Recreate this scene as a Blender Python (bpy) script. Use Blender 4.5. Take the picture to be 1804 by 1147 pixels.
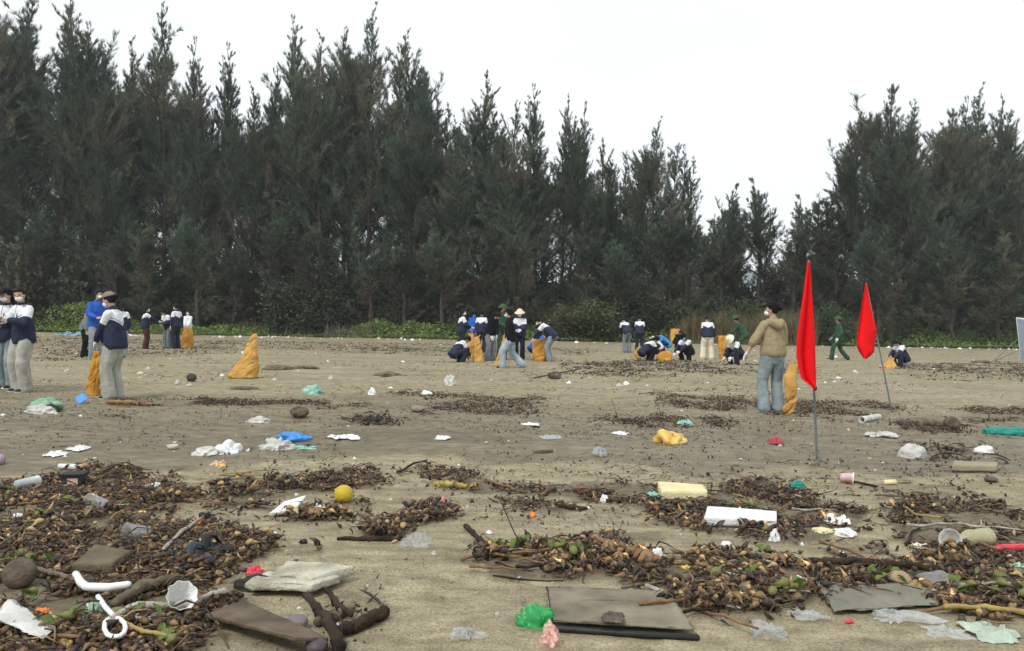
import bpy, bmesh, math, random
import numpy as np
from mathutils import Vector, Matrix

# ------------------------------------------------------------------ scene, camera, light
sc = bpy.context.scene
for o in list(bpy.data.objects): bpy.data.objects.remove(o)
C = sc.collection
CAMH = 1.28
LENS = 28.0
PITCH = math.radians(89.61)
ROLL = math.radians(1.03)
cam_data = bpy.data.cameras.new('camera'); cam = bpy.data.objects.new('camera', cam_data); C.objects.link(cam)
cam_data.lens = LENS; cam_data.sensor_width = 36; cam_data.clip_start = .05; cam_data.clip_end = 6000
CR = (Matrix.Rotation(PITCH, 3, 'X') @ Matrix.Rotation(ROLL, 3, 'Z'))
cam.matrix_world = Matrix.Translation((0, 0, CAMH)) @ CR.to_4x4()
sc.camera = cam
sc.view_settings.view_transform = 'Standard'; sc.view_settings.look = 'None'
sc.view_settings.gamma = 1; sc.view_settings.use_curve_mapping = False
sc.view_settings.exposure = 0.62
SUN_EL, SUN_AZ = 52, 215
w = bpy.data.worlds.new("World"); sc.world = w; w.use_nodes = True
nt = w.node_tree; nt.nodes.clear()
nout = nt.nodes.new('ShaderNodeOutputWorld'); bgd = nt.nodes.new('ShaderNodeBackground')
sky = nt.nodes.new('ShaderNodeTexSky'); sky.sky_type = 'NISHITA'; sky.sun_disc = False
sky.sun_elevation = math.radians(SUN_EL); sky.sun_rotation = math.radians(SUN_AZ)
mulk = nt.nodes.new('ShaderNodeMix'); mulk.data_type = 'RGBA'; mulk.blend_type = 'MULTIPLY'; mulk.inputs[0].default_value = 1
mulk.inputs[7].default_value = (.08, .08, .08, 1)
tc = nt.nodes.new('ShaderNodeTexCoord'); nz = nt.nodes.new('ShaderNodeTexNoise'); nz.inputs['Scale'].default_value = 1.6; nz.inputs['Detail'].default_value = 4
mp = nt.nodes.new('ShaderNodeMapping'); mp.inputs['Scale'].default_value = (1, 1, 2.5)
cr = nt.nodes.new('ShaderNodeValToRGB')
cr.color_ramp.elements[0].position = .40; cr.color_ramp.elements[0].color = (.655, .705, .720, 1)
cr.color_ramp.elements[1].position = .56; cr.color_ramp.elements[1].color = (.705, .740, .752, 1)
mx = nt.nodes.new('ShaderNodeMix'); mx.data_type = 'RGBA'; mx.inputs[0].default_value = .93
L = nt.links.new
L(tc.outputs['Generated'], mp.inputs['Vector']); L(mp.outputs[0], nz.inputs['Vector']); L(nz.outputs['Fac'], cr.inputs['Fac'])
L(sky.outputs[0], mulk.inputs[6]); L(mulk.outputs[2], mx.inputs[6]); L(cr.outputs[0], mx.inputs[7])
L(mx.outputs[2], bgd.inputs['Color']); bgd.inputs['Strength'].default_value = 1.0
L(bgd.outputs[0], nout.inputs['Surface'])
sl = bpy.data.lights.new('sun', 'SUN'); sl.energy = 1.5; sl.angle = math.radians(18); sl.color = (1, .97, .92)
so = bpy.data.objects.new('sun', sl); C.objects.link(so)
sd = Vector((math.sin(math.radians(SUN_AZ)) * math.cos(math.radians(SUN_EL)), math.cos(math.radians(SUN_AZ)) * math.cos(math.radians(SUN_EL)), math.sin(math.radians(SUN_EL))))
so.rotation_euler = sd.to_track_quat('Z', 'Y').to_euler()

# ------------------------------------------------------------------ helpers
R = np.random.default_rng(11)
random.seed(5)
CRn = np.array(CR)
FPX = LENS / 36 * 1804
def ray(px, py):
    d = np.array([(px - 902) / FPX, -(py - 573.5) / FPX, -1.0]); return CRn @ d
def at(px, py, dist):                      # the point at depth dist seen in a pixel of the photo
    d = ray(px, py); return np.array([0, 0, CAMH]) + d * (dist / d[1])
def gp(px, py):                            # the ground point
    d = ray(px, py); t = -CAMH / d[2]; return np.array([d[0] * t, d[1] * t])
def gpa(poly): return np.array([gp(*p) for p in poly])
def ppm(px, py): return FPX / gp(px, py)[1]    # pixels per metre there

def hsh(i, j, k, s):
    h = (i * 374761393 + j * 668265263 + k * 1274126177 + s * 974711) & 0xffffffff
    h = ((h ^ (h >> 13)) * 1103515245) & 0xffffffff
    h = (h ^ (h >> 16)) & 0xffffff
    return h / 16777215.0
def vn(P, s=0):                            # value noise 0..1
    P = np.asarray(P, float); I = np.floor(P).astype(np.int64); f = P - I; f = f * f * (3 - 2 * f)
    r = 0
    for a in (0, 1):
        for b in (0, 1):
            for c in (0, 1):
                wgt = (f[:, 0] if a else 1 - f[:, 0]) * (f[:, 1] if b else 1 - f[:, 1]) * (f[:, 2] if c else 1 - f[:, 2])
                r = r + wgt * hsh(I[:, 0] + a, I[:, 1] + b, I[:, 2] + c, s)
    return r
def fbm(P, o=4, s=0):
    r = 0; a = .5; P = np.asarray(P, float)
    for k in range(o): r = r + a * vn(P, s + k); P = P * 2.03 + 3.1; a *= .5
    return r / (1 - .5 ** o)
def ridge(P, o=3, s=0):
    r = 0; a = .5; P = np.asarray(P, float)
    for k in range(o): r = r + a * (1 - np.abs(2 * vn(P, s + k) - 1)); P = P * 2.1 + 1.7; a *= .5
    return r / (1 - .5 ** o)
def xy3(x, y): return np.stack([x, y, np.zeros_like(x)], 1)

def mesh(name, V, F, smooth=True, col=None, mats=(), midx=None):
    V = np.asarray(V, np.float32); F = np.asarray(F, np.int32)
    me = bpy.data.meshes.new(name); n = F.shape[1]
    me.vertices.add(len(V)); me.vertices.foreach_set('co', V.ravel())
    me.loops.add(F.size); me.loops.foreach_set('vertex_index', F.ravel())
    me.polygons.add(len(F)); me.polygons.foreach_set('loop_start', np.arange(0, F.size, n, dtype=np.int32))
    try: me.polygons.foreach_set('loop_total', np.full(len(F), n, np.int32))
    except Exception: pass
    for m in mats: me.materials.append(m)
    if midx is not None: me.polygons.foreach_set('material_index', np.asarray(midx, np.int32))
    me.update(calc_edges=True)
    me.polygons.foreach_set('use_smooth', np.full(len(F), bool(smooth)))
    if col is not None:
        c = np.ones((len(V), 4), np.float32); c[:, :3] = col
        a = me.color_attributes.new('col', 'FLOAT_COLOR', 'POINT'); a.data.foreach_set('color', c.ravel())
    me.validate()
    return me
def link(name, me, parent=None, loc=None, rot=None, label=None, cat=None, group=None, kind=None):
    o = bpy.data.objects.new(name, me); C.objects.link(o)
    if parent: o.parent = parent
    if loc is not None: o.location = [float(v) for v in loc]
    if rot is not None: o.rotation_euler = [float(v) for v in rot]
    if label: o['label'] = label
    if cat: o['category'] = cat
    if group: o['group'] = group
    if kind: o['kind'] = kind
    return o
def thing(name, label, cat, loc=(0, 0, 0), rotz=0, group=None):
    return link(name, None, None, loc, (0, 0, rotz), label, cat, group)
def join(parts):
    Vs, Fs = [], []; n = 0
    for V, F in parts: Vs.append(V); Fs.append(np.asarray(F) + n); n += len(V)
    return np.concatenate(Vs), np.concatenate(Fs)
_ico = {}
def ico(k):
    if k not in _ico:
        bm = bmesh.new(); bmesh.ops.create_icosphere(bm, subdivisions=k, radius=1); bm.verts.ensure_lookup_table()
        _ico[k] = (np.array([v.co for v in bm.verts]), np.array([[v.index for v in f.verts] for f in bm.faces])); bm.free()
    return _ico[k]
def ell(c, ax, k=2, rot=None):
    V, F = ico(k); V = V * np.array(ax)
    if rot is not None: V = V @ np.asarray(rot).T
    return V + np.array(c), F
def unit(v): v = np.asarray(v, float); return v / (np.linalg.norm(v) + 1e-9)
def tube(P, r, n=8, side=None, r2=None, rnd=True):
    P = np.asarray(P, float); r = np.full(len(P), r, float) if np.isscalar(r) else np.asarray(r, float)
    r2 = r if r2 is None else (np.full(len(P), r2, float) if np.isscalar(r2) else np.asarray(r2, float))
    if rnd:
        t0 = unit(P[0] - P[1]); t1 = unit(P[-1] - P[-2]); k0 = min(r[0], r2[0]); k1 = min(r[-1], r2[-1])
        P = np.concatenate([[P[0] + t0 * k0 * .7], P, [P[-1] + t1 * k1 * .7]])
        r = np.concatenate([[r[0] * .62], r, [r[-1] * .62]]); r2 = np.concatenate([[r2[0] * .62], r2, [r2[-1] * .62]])
    m = len(P); T = np.gradient(P, axis=0)
    s = np.array(side, float) if side is not None else np.cross(T[0], [0, 0, 1] if abs(unit(T[0])[2]) < .9 else [1, 0, 0])
    V = []; a = np.arange(n) * 2 * np.pi / n
    for i in range(m):
        t = unit(T[i]); s = unit(s - t * np.dot(s, t)); b = np.cross(t, s)
        V.append(P[i] + np.outer(np.cos(a) * r[i], s) + np.outer(np.sin(a) * r2[i], b))
    V = np.concatenate(V + [[P[0]], [P[-1]]]); F = []
    for i in range(m - 1):
        for j in range(n):
            k = (j + 1) % n; A, B, D, E = i * n + j, i * n + k, (i + 1) * n + j, (i + 1) * n + k
            F += [(A, B, E), (A, E, D)]
    for j in range(n):
        k = (j + 1) % n; F += [(m * n, k, j), (m * n + 1, (m - 1) * n + j, (m - 1) * n + k)]
    return V, np.array(F)
def lathe(prof, n=20):
    prof = np.array(prof, float); a = np.arange(n) * 2 * np.pi / n; m = len(prof)
    V = np.concatenate([np.stack([np.cos(a) * r, np.sin(a) * r, np.full(n, z)], 1) for r, z in prof]); F = []
    for i in range(m - 1):
        for j in range(n):
            k = (j + 1) % n; A, B, D, E = i * n + j, i * n + k, (i + 1) * n + j, (i + 1) * n + k
            F += [(A, B, E), (A, E, D)]
    return V, np.array(F)
def rotm(x=0, y=0, z=0):
    return np.array(Matrix.Rotation(z, 3, 'Z') @ Matrix.Rotation(y, 3, 'Y') @ Matrix.Rotation(x, 3, 'X'))
def box(sx, sy, sz, nx=8, ny=6, nz=2):
    # subdivided box, base at z = 0
    bm = bmesh.new(); bmesh.ops.create_cube(bm, size=1)
    V = []; F = []; idx = {}
    def vid(p):
        k = tuple(round(c, 5) for c in p)
        if k not in idx: idx[k] = len(V); V.append(p)
        return idx[k]
    bm.free(); N = (nx, ny, nz)
    for ax in range(3):
        u, v = (ax + 1) % 3, (ax + 2) % 3
        for sgn in (-.5, .5):
            for i in range(N[u]):
                for j in range(N[v]):
                    q = []
                    for di, dj in ((0, 0), (1, 0), (1, 1), (0, 1)):
                        p = [0, 0, 0]; p[ax] = sgn; p[u] = (i + di) / N[u] - .5; p[v] = (j + dj) / N[v] - .5
                        q.append(vid(tuple(p)))
                    if sgn < 0: q = q[::-1]
                    F += [(q[0], q[1], q[2]), (q[0], q[2], q[3])]
    V = np.array(V) + [0, 0, .5]
    return V * [sx, sy, sz], np.array(F)

# ------------------------------------------------------------------ materials
_m = {}
def M(name, col, rough=.65, var=.18, scale=9, bump=.15, bscale=45, spec=.3, clear=0, trans=0, col2=None, sheen=0, objvar=0):
    if name in _m: return _m[name]
    m = bpy.data.materials.new(name); m.use_nodes = True; t = m.node_tree; N = t.nodes; l = t.links.new
    b = N['Principled BSDF']; b.inputs['Roughness'].default_value = rough; b.inputs['Specular IOR Level'].default_value = spec
    tc = N.new('ShaderNodeTexCoord'); n1 = N.new('ShaderNodeTexNoise'); n1.inputs['Scale'].default_value = scale; n1.inputs['Detail'].default_value = 5
    l(tc.outputs['Object'], n1.inputs['Vector'])
    rp = N.new('ShaderNodeValToRGB'); rp.color_ramp.elements[0].position = .3; rp.color_ramp.elements[1].position = .7
    a = [c * (1 - var) for c in col]; bb = [min(1, c * (1 + var)) for c in col] if col2 is None else col2
    rp.color_ramp.elements[0].color = (*a, 1); rp.color_ramp.elements[1].color = (*bb, 1)
    l(n1.outputs['Fac'], rp.inputs['Fac']); src = rp.outputs[0]
    if objvar:
        oi = N.new('ShaderNodeObjectInfo'); hs = N.new('ShaderNodeHueSaturation'); ma = N.new('ShaderNodeMapRange')
        ma.inputs['To Min'].default_value = 1 - objvar; ma.inputs['To Max'].default_value = 1 + objvar
        l(oi.outputs['Random'], ma.inputs['Value']); l(ma.outputs[0], hs.inputs['Value']); l(src, hs.inputs['Color']); src = hs.outputs[0]
    l(src, b.inputs['Base Color'])
    if bump:
        n2 = N.new('ShaderNodeTexNoise'); n2.inputs['Scale'].default_value = bscale; n2.inputs['Detail'].default_value = 6
        bp = N.new('ShaderNodeBump'); bp.inputs['Strength'].default_value = bump; bp.inputs['Distance'].default_value = .02
        l(tc.outputs['Object'], n2.inputs['Vector']); l(n2.outputs['Fac'], bp.inputs['Height']); l(bp.outputs[0], b.inputs['Normal'])
    o = N['Material Output']; last = b.outputs[0]
    if trans:
        tr = N.new('ShaderNodeBsdfTranslucent'); mxs = N.new('ShaderNodeMixShader'); mxs.inputs[0].default_value = trans
        l(src, tr.inputs['Color']); l(last, mxs.inputs[1]); l(tr.outputs[0], mxs.inputs[2]); last = mxs.outputs[0]
    if clear:
        tp = N.new('ShaderNodeBsdfTransparent'); mxs = N.new('ShaderNodeMixShader')
        fr = N.new('ShaderNodeLayerWeight'); fr.inputs['Blend'].default_value = .35
        mr = N.new('ShaderNodeMapRange'); mr.inputs['To Min'].default_value = clear; mr.inputs['To Max'].default_value = clear * .62
        l(fr.outputs['Facing'], mr.inputs['Value']); l(mr.outputs[0], mxs.inputs[0])
        l(last, mxs.inputs[1]); l(tp.outputs[0], mxs.inputs[2]); last = mxs.outputs[0]
    l(last, o.inputs['Surface']); _m[name] = m; return m
def MA(name, rough=.6, spec=.3, var=.25, scale=60, trans=0, bump=.2):      # colour from the mesh attribute
    m = bpy.data.materials.new(name); m.use_nodes = True; t = m.node_tree; N = t.nodes; l = t.links.new
    b = N['Principled BSDF']; b.inputs['Roughness'].default_value = rough; b.inputs['Specular IOR Level'].default_value = spec
    at_ = N.new('ShaderNodeAttribute'); at_.attribute_name = 'col'
    tc = N.new('ShaderNodeTexCoord'); n1 = N.new('ShaderNodeTexNoise'); n1.inputs['Scale'].default_value = scale; n1.inputs['Detail'].default_value = 4
    l(tc.outputs['Object'], n1.inputs['Vector'])
    mr = N.new('ShaderNodeMapRange'); mr.inputs['From Min'].default_value = .3; mr.inputs['From Max'].default_value = .7
    mr.inputs['To Min'].default_value = 1 - var; mr.inputs['To Max'].default_value = 1 + var
    hs = N.new('ShaderNodeHueSaturation'); l(n1.outputs['Fac'], mr.inputs['Value']); l(mr.outputs[0], hs.inputs['Value']); l(at_.outputs['Color'], hs.inputs['Color'])
    l(hs.outputs[0], b.inputs['Base Color']); last = b.outputs[0]
    if bump:
        bp = N.new('ShaderNodeBump'); bp.inputs['Strength'].default_value = bump; bp.inputs['Distance'].default_value = .01
        l(n1.outputs['Fac'], bp.inputs['Height']); l(bp.outputs[0], b.inputs['Normal'])
    if trans:
        tr = N.new('ShaderNodeBsdfTranslucent'); ms = N.new('ShaderNodeMixShader'); ms.inputs[0].default_value = trans
        l(hs.outputs[0], tr.inputs['Color']); l(last, ms.inputs[1]); l(tr.outputs[0], ms.inputs[2]); last = ms.outputs[0]
    l(last, N['Material Output'].inputs['Surface']); return m

# ------------------------------------------------------------------ where the flood litter lies (photo pixels -> ground)
# polygon, pieces per square metre (at the front), pile height, colour mix
Z = [
 ([(-60,875),(60,850),(140,838),(230,828),(300,858),(352,880),(300,905),(220,905),(245,925),(370,928),(460,950),(475,990),(430,1010),(425,1060),(350,1090),(380,1160),(-100,1170)], 2300, .035, 'bulb'),
 ([(375,862),(420,838),(500,848),(560,838),(640,852),(655,858),(560,872),(480,885),(440,900),(365,888)], 1500, .03, 'dark'),
 ([(590,832),(650,828),(678,850),(640,862),(596,850)], 900, .03, 'dark'),
 ([(498,903),(590,900),(600,922),(505,926)], 900, .02, 'dark'),
 ([(722,898),(800,894),(812,916),(735,922)], 1200, .03, 'dark'),
 ([(590,885),(640,880),(645,898),(600,898)], 500, .01, 'dark'),
 ([(718,818),(830,832),(900,850),(1060,848),(1170,858),(1240,872),(1330,838),(1440,876),(1530,896),(1510,930),(1420,952),(1240,942),(1150,905),(1000,872),(880,868),(775,862)], 1100, .025, 'dark'),
 ([(885,872),(1000,882),(1045,898),(930,900)], 900, .02, 'dark'),
 ([(1120,895),(1250,905),(1260,945),(1180,925)], 700, .015, 'dark'),
 ([(1560,905),(1650,878),(1810,885),(1860,1000),(1700,1002),(1590,950)], 1000, .025, 'dark'),
 ([(845,965),(960,962),(1060,955),(1160,985),(1300,990),(1340,1020),(1240,1045),(1150,1030),(1040,1018),(870,1018)], 1250, .03, 'bulb'),
 ([(1280,985),(1500,1000),(1700,985),(1820,1005),(1860,1090),(1700,1082),(1620,1040),(1440,1050),(1340,1080),(1250,1060)], 1300, .03, 'bulb'),
 ([(1165,1048),(1260,1038),(1305,1075),(1240,1098)], 1300, .03, 'bulb'),
 ([(640,925),(700,915),(715,945),(650,948)], 1100, .03, 'dark'),
 ([(500,970),(550,965),(556,985),(505,988)], 500, .01, 'twig'),
 ([(1060,935),(1150,930),(1165,950),(1080,955)], 700, .015, 'dark'),
 ([(1440,962),(1560,955),(1570,978),(1450,980)], 700, .015, 'dark'),
 ([(1530,855),(1680,850),(1760,872),(1640,890),(1540,880)], 260, .01, 'dark'),
 ([(560,1040),(660,1020),(690,1080),(640,1100),(570,1080)], 120, .0, 'twig'),
 ([(155,702),(280,696),(420,700),(560,700),(575,712),(420,712),(300,712),(190,714)], 420, .015, 'dark'),
 ([(560,695),(700,692),(860,700),(980,702),(990,712),(860,716),(700,714),(590,712)], 220, .01, 'dark'),
 ([(720,716),(830,712),(960,716),(960,728),(830,730),(740,728)], 260, .01, 'dark'),
 ([(1060,736),(1130,726),(1200,735),(1210,752),(1120,754)], 420, .02, 'dark'),
 ([(1130,696),(1250,700),(1400,706),(1400,728),(1290,728),(1180,716)], 260, .012, 'dark'),
 ([(1230,735),(1310,738),(1320,752),(1250,752)], 200, .01, 'dark'),
 ([(1400,706),(1520,704),(1600,715),(1590,730),(1490,738),(1400,730)], 260, .012, 'dark'),
 ([(1580,740),(1640,728),(1710,738),(1700,758),(1610,756)], 420, .02, 'dark'),
 ([(1700,716),(1830,712),(1830,738),(1710,738)], 260, .012, 'dark'),
 ([(1620,790),(1700,780),(1740,800),(1660,806)], 260, .01, 'twig'),
 ([(1580,820),(1670,818),(1665,834),(1590,834)], 160, .01, 'dark'),
 ([(1410,815),(1460,815),(1460,828),(1415,828)], 160, .01, 'dark'),
 ([(620,735),(680,733),(680,748),(625,748)], 260, .02, 'twig'),
 ([(160,730),(235,728),(235,741),(165,741)], 200, .01, 'bulb'),
 ([(980,640),(1130,634),(1300,640),(1290,655),(1130,668),(1000,660)], 34, .012, 'twig'),
 ([(1200,640),(1420,645),(1420,664),(1230,660)], 22, .01, 'twig'),
 ([(540,618),(900,632),(1000,640),(980,632),(700,612)], 12, .01, 'twig'),
 ([(50,595),(420,600),(420,622),(230,632),(60,640)], 12, .01, 'twig'),
 ([(440,600),(800,606),(1050,615),(1050,628),(700,618),(440,616)], 9, .01, 'twig'),
 ([(1560,640),(1850,640),(1850,672),(1600,668)], 20, .01, 'twig'),
]
ZW = [(gpa(p), dn, h, k) for p, dn, h, k in Z]
def inpoly(x, y, P):
    r = np.zeros(len(x), bool); j = len(P) - 1
    for i in range(len(P)):
        c = ((P[i, 1] > y) != (P[j, 1] > y)) & (x < (P[j, 0] - P[i, 0]) * (y - P[i, 1]) / (P[j, 1] - P[i, 1] + 1e-12) + P[i, 0])
        r ^= c; j = i
    return r
def warp(x, y):
    s = np.clip(y / 9, .35, 1.6)
    q = np.stack([x / s * 2.2, y / s * 2.2, np.zeros_like(x)], 1)
    return x + (fbm(q, 3, 40) - .5) * .42 * s, y + (fbm(q + 9, 3, 50) - .5) * .5 * s
def litter(x, y):
    wx, wy = warp(x, y); h = np.zeros_like(x); m = np.zeros_like(x)
    for P, dn, hh, k in ZW:
        i = inpoly(wx, wy, P); h[i] = np.maximum(h[i], hh); m[i] = np.maximum(m[i], min(1, .25 + dn / 1500))
    return h, m
def height(x, y):
    x = np.atleast_1d(np.asarray(x, float)); y = np.atleast_1d(np.asarray(y, float))
    p = xy3(x, y)
    h = (fbm(p * .35, 3, 3) - .5) * .12 * np.clip((y - 3) / 6, .15, 1)
    h += (fbm(p * [1.2, 2.6, 1], 3, 7) - .5) * .05
    h += (vn(p * [1.5, 9, 1] + fbm(p * 1.5, 2, 9)[:, None] * 3, 12) - .5) * .008
    l, m = litter(x, y)
    return h + l * .25 + (vn(p * [14, 20, 1], 77) - .5) * .006 * (y < 9) + (fbm(p * [5, 8, 1], 2, 78) - .5) * .018 * (y < 16) - np.clip(vn(p * [3.0, 2.2, 1], 91) - .74, 0, 1) * .16 * (y > 5.5) * (y < 50)
def gz(x, y): return float(height(x, y)[0])

# ------------------------------------------------------------------ the sand
ys = np.concatenate([[-80, -12, 0, .8, 1.4], np.geomspace(1.9, 58, 360), [64, 75, 95, 140, 250, 500, 1100, 2600]])
u = np.linspace(-1, 1, 331); XX, YY = [], []
for y in ys:
    k = max(y, 0) + 1.0
    wx = (.72 * u + .9 * u ** 7) * k if y > 1.5 else u * max(7, abs(y) * 1.5)
    XX.append(wx); YY.append(np.full_like(u, y))
X = np.concatenate(XX); Y = np.concatenate(YY)
Hh = height(X, Y); Hh[Y > 60] = 0; Hh[Y < 1.5] *= .3
lit = litter(X, Y)[1]
nr, ncol = len(ys), len(u)
i = np.arange(nr - 1)[:, None] * ncol + np.arange(ncol - 1)[None]; i = i.ravel()
F = np.stack([i, i + 1, i + 1 + ncol, i + ncol], 1)
bl = gpa([(-300,850),(0,842),(300,838),(450,820),(600,806),(700,803),(780,810),(850,828),(930,826),(1000,819),(1100,822),(1200,838),(1240,842),(1300,830),(1400,830),(1600,838),(1804,840),(2200,845)])
wx_ = X + (fbm(xy3(X, Y) * 1.3, 3, 21) - .5) * .5; wy_ = Y + (fbm(xy3(X, Y) * 1.1, 3, 22) - .5) * .6
edge = np.interp(wx_, bl[:, 0], bl[:, 1])
wet = np.clip((wy_ - edge) / .10, 0, 1) * np.clip(1 - (wy_ - 9.6) / 5, 0, 1)
streak = fbm(xy3(X, Y) * [.5, 2.5, 1], 4, 30)
veg = np.clip((Y + (fbm(xy3(X, Y) * .4, 3, 33) - .5) * 5 - 51.5) / 1.5, 0, 1)
col = np.stack([wet, lit, veg], 1)
sand = bpy.data.materials.new('sand'); sand.use_nodes = True; t = sand.node_tree; N = t.nodes; l = t.links.new; b = N['Principled BSDF']
tcs = N.new('ShaderNodeTexCoord'); atn = N.new('ShaderNodeAttribute'); atn.attribute_name = 'col'; sep = N.new('ShaderNodeSeparateColor'); l(atn.outputs['Color'], sep.inputs[0])
def nnode(scale, det, sx=1, sy=1, rough=.6):
    n = N.new('ShaderNodeTexNoise'); n.inputs['Scale'].default_value = scale; n.inputs['Detail'].default_value = det; n.inputs['Roughness'].default_value = rough
    mm = N.new('ShaderNodeMapping'); mm.inputs['Scale'].default_value = (sx, sy, 1); l(tcs.outputs['Object'], mm.inputs[0]); l(mm.outputs[0], n.inputs['Vector']); return n
def ramp(src, a, ca, b_, cb):
    r = N.new('ShaderNodeValToRGB'); r.color_ramp.elements[0].position = a; r.color_ramp.elements[0].color = (*ca, 1); r.color_ramp.elements[1].position = b_; r.color_ramp.elements[1].color = (*cb, 1)
    l(src, r.inputs[0]); return r
def mixc(f, a, b_, mode='MIX'):
    m_ = N.new('ShaderNodeMix'); m_.data_type = 'RGBA'; m_.blend_type = mode
    if isinstance(f, float): m_.inputs[0].default_value = f
    else: l(f, m_.inputs[0])
    l(a, m_.inputs[6]); l(b_, m_.inputs[7]); return m_.outputs[2]
nbig = nnode(.45, 5, .6, 2.2); nmid = nnode(5, 6, 1, 1.6); nfine = nnode(85, 5, 1, 1.3, .75); nst = nnode(1.1, 6, .5, 7)
dry = ramp(nbig.outputs[0], .35, (.300, .258, .168), .66, (.385, .338, .225))
wetc = ramp(nbig.outputs[0], .35, (.188, .158, .102), .66, (.248, .211, .140))
c1 = mixc(sep.outputs[0], dry.outputs[0], wetc.outputs[0])
st = ramp(nst.outputs[0], .38, (.66, .65, .62), .64, (1.14, 1.14, 1.13)); c1 = mixc(.5, c1, st.outputs[0], 'MULTIPLY')
md = ramp(nmid.outputs[0], .35, (.68, .665, .64), .66, (1.14, 1.14, 1.14)); c1 = mixc(1.0, c1, md.outputs[0], 'MULTIPLY')
fn = ramp(nfine.outputs[0], .40, (.38, .36, .33), .57, (1.16, 1.16, 1.16)); c1 = mixc(.75, c1, fn.outputs[0], 'MULTIPLY')
lc = ramp(nmid.outputs[0], .3, (.035, .026, .018), .75, (.13, .100, .066)); 
lf = N.new('ShaderNodeMath'); lf.operation = 'MULTIPLY'; lf.inputs[1].default_value = .62; l(sep.outputs[1], lf.inputs[0])
c1 = mixc(lf.outputs[0], c1, lc.outputs[0])
vc = ramp(nmid.outputs[0], .35, (.020, .024, .012), .7, (.055, .06, .028)); c1 = mixc(sep.outputs[2], c1, vc.outputs[0])
l(c1, b.inputs['Base Color'])
rr = N.new('ShaderNodeMapRange'); rr.inputs['To Min'].default_value = .85; rr.inputs['To Max'].default_value = .5; l(sep.outputs[0], rr.inputs[0]); l(rr.outputs[0], b.inputs['Roughness'])
b.inputs['Specular IOR Level'].default_value = .25
b1 = N.new('ShaderNodeBump'); b1.inputs['Strength'].default_value = .5; b1.inputs['Distance'].default_value = .006; l(nfine.outputs[0], b1.inputs['Height'])
b2 = N.new('ShaderNodeBump'); b2.inputs['Strength'].default_value = .55; b2.inputs['Distance'].default_value = .03; l(nmid.outputs[0], b2.inputs['Height']); l(b1.outputs[0], b2.inputs['Normal'])
l(b2.outputs[0], b.inputs['Normal'])
link('sand', mesh('sand', np.stack([X, Y, Hh], 1), F, True, col, [sand]), kind='structure')

# ------------------------------------------------------------------ casuarina trees
m_bark = M('casuarina_bark', (.055, .045, .036), .9, .35, 3, .5, 12)
m_needle = MA('casuarina_needles', .75, .15, .3, .6, .18, 0)
def objvary(m, amt, hue=.02):
    t = m.node_tree; N = t.nodes; l = t.links.new; b = N['Principled BSDF']
    src = b.inputs['Base Color'].links[0].from_socket
    oi = N.new('ShaderNodeObjectInfo'); mr = N.new('ShaderNodeMapRange'); mr.inputs['To Min'].default_value = 1 - amt; mr.inputs['To Max'].default_value = 1 + amt
    h = N.new('ShaderNodeHueSaturation'); l(oi.outputs['Random'], mr.inputs[0]); l(mr.outputs[0], h.inputs['Value'])
    mh = N.new('ShaderNodeMapRange'); mh.inputs['To Min'].default_value = .5 - hue; mh.inputs['To Max'].default_value = .5 + hue
    w_ = N.new('ShaderNodeMath'); w_.operation = 'FRACT'; m2 = N.new('ShaderNodeMath'); m2.operation = 'MULTIPLY'; m2.inputs[1].default_value = 7.3
    l(oi.outputs['Random'], m2.inputs[0]); l(m2.outputs[0], w_.inputs[0]); l(w_.outputs[0], mh.inputs[0]); l(mh.outputs[0], h.inputs['Hue'])
    l(src, h.inputs['Color']); l(h.outputs[0], b.inputs['Base Color'])
objvary(m_needle, .25, .025)
def needles(P, D, n, ln, wd, spread, rng, droop):
    # P,D: (m,3) tufts -> thin triangles
    m = len(P); P = np.repeat(P, n, 0); D = np.repeat(D, n, 0)
    d = D + rng.normal(0, spread, D.shape); d[:, 2] -= droop; d /= np.linalg.norm(d, axis=1)[:, None] + 1e-9
    Ln = (ln * rng.uniform(.5, 1.3, len(P)))[:, None]
    s = np.cross(d, rng.normal(0, 1, D.shape)); s /= np.linalg.norm(s, axis=1)[:, None] + 1e-9
    P = P + rng.normal(0, .03, P.shape)
    a = P - s * wd; b_ = P + s * wd; c = P + d * Ln
    return np.stack([a, b_, c], 1)
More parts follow.
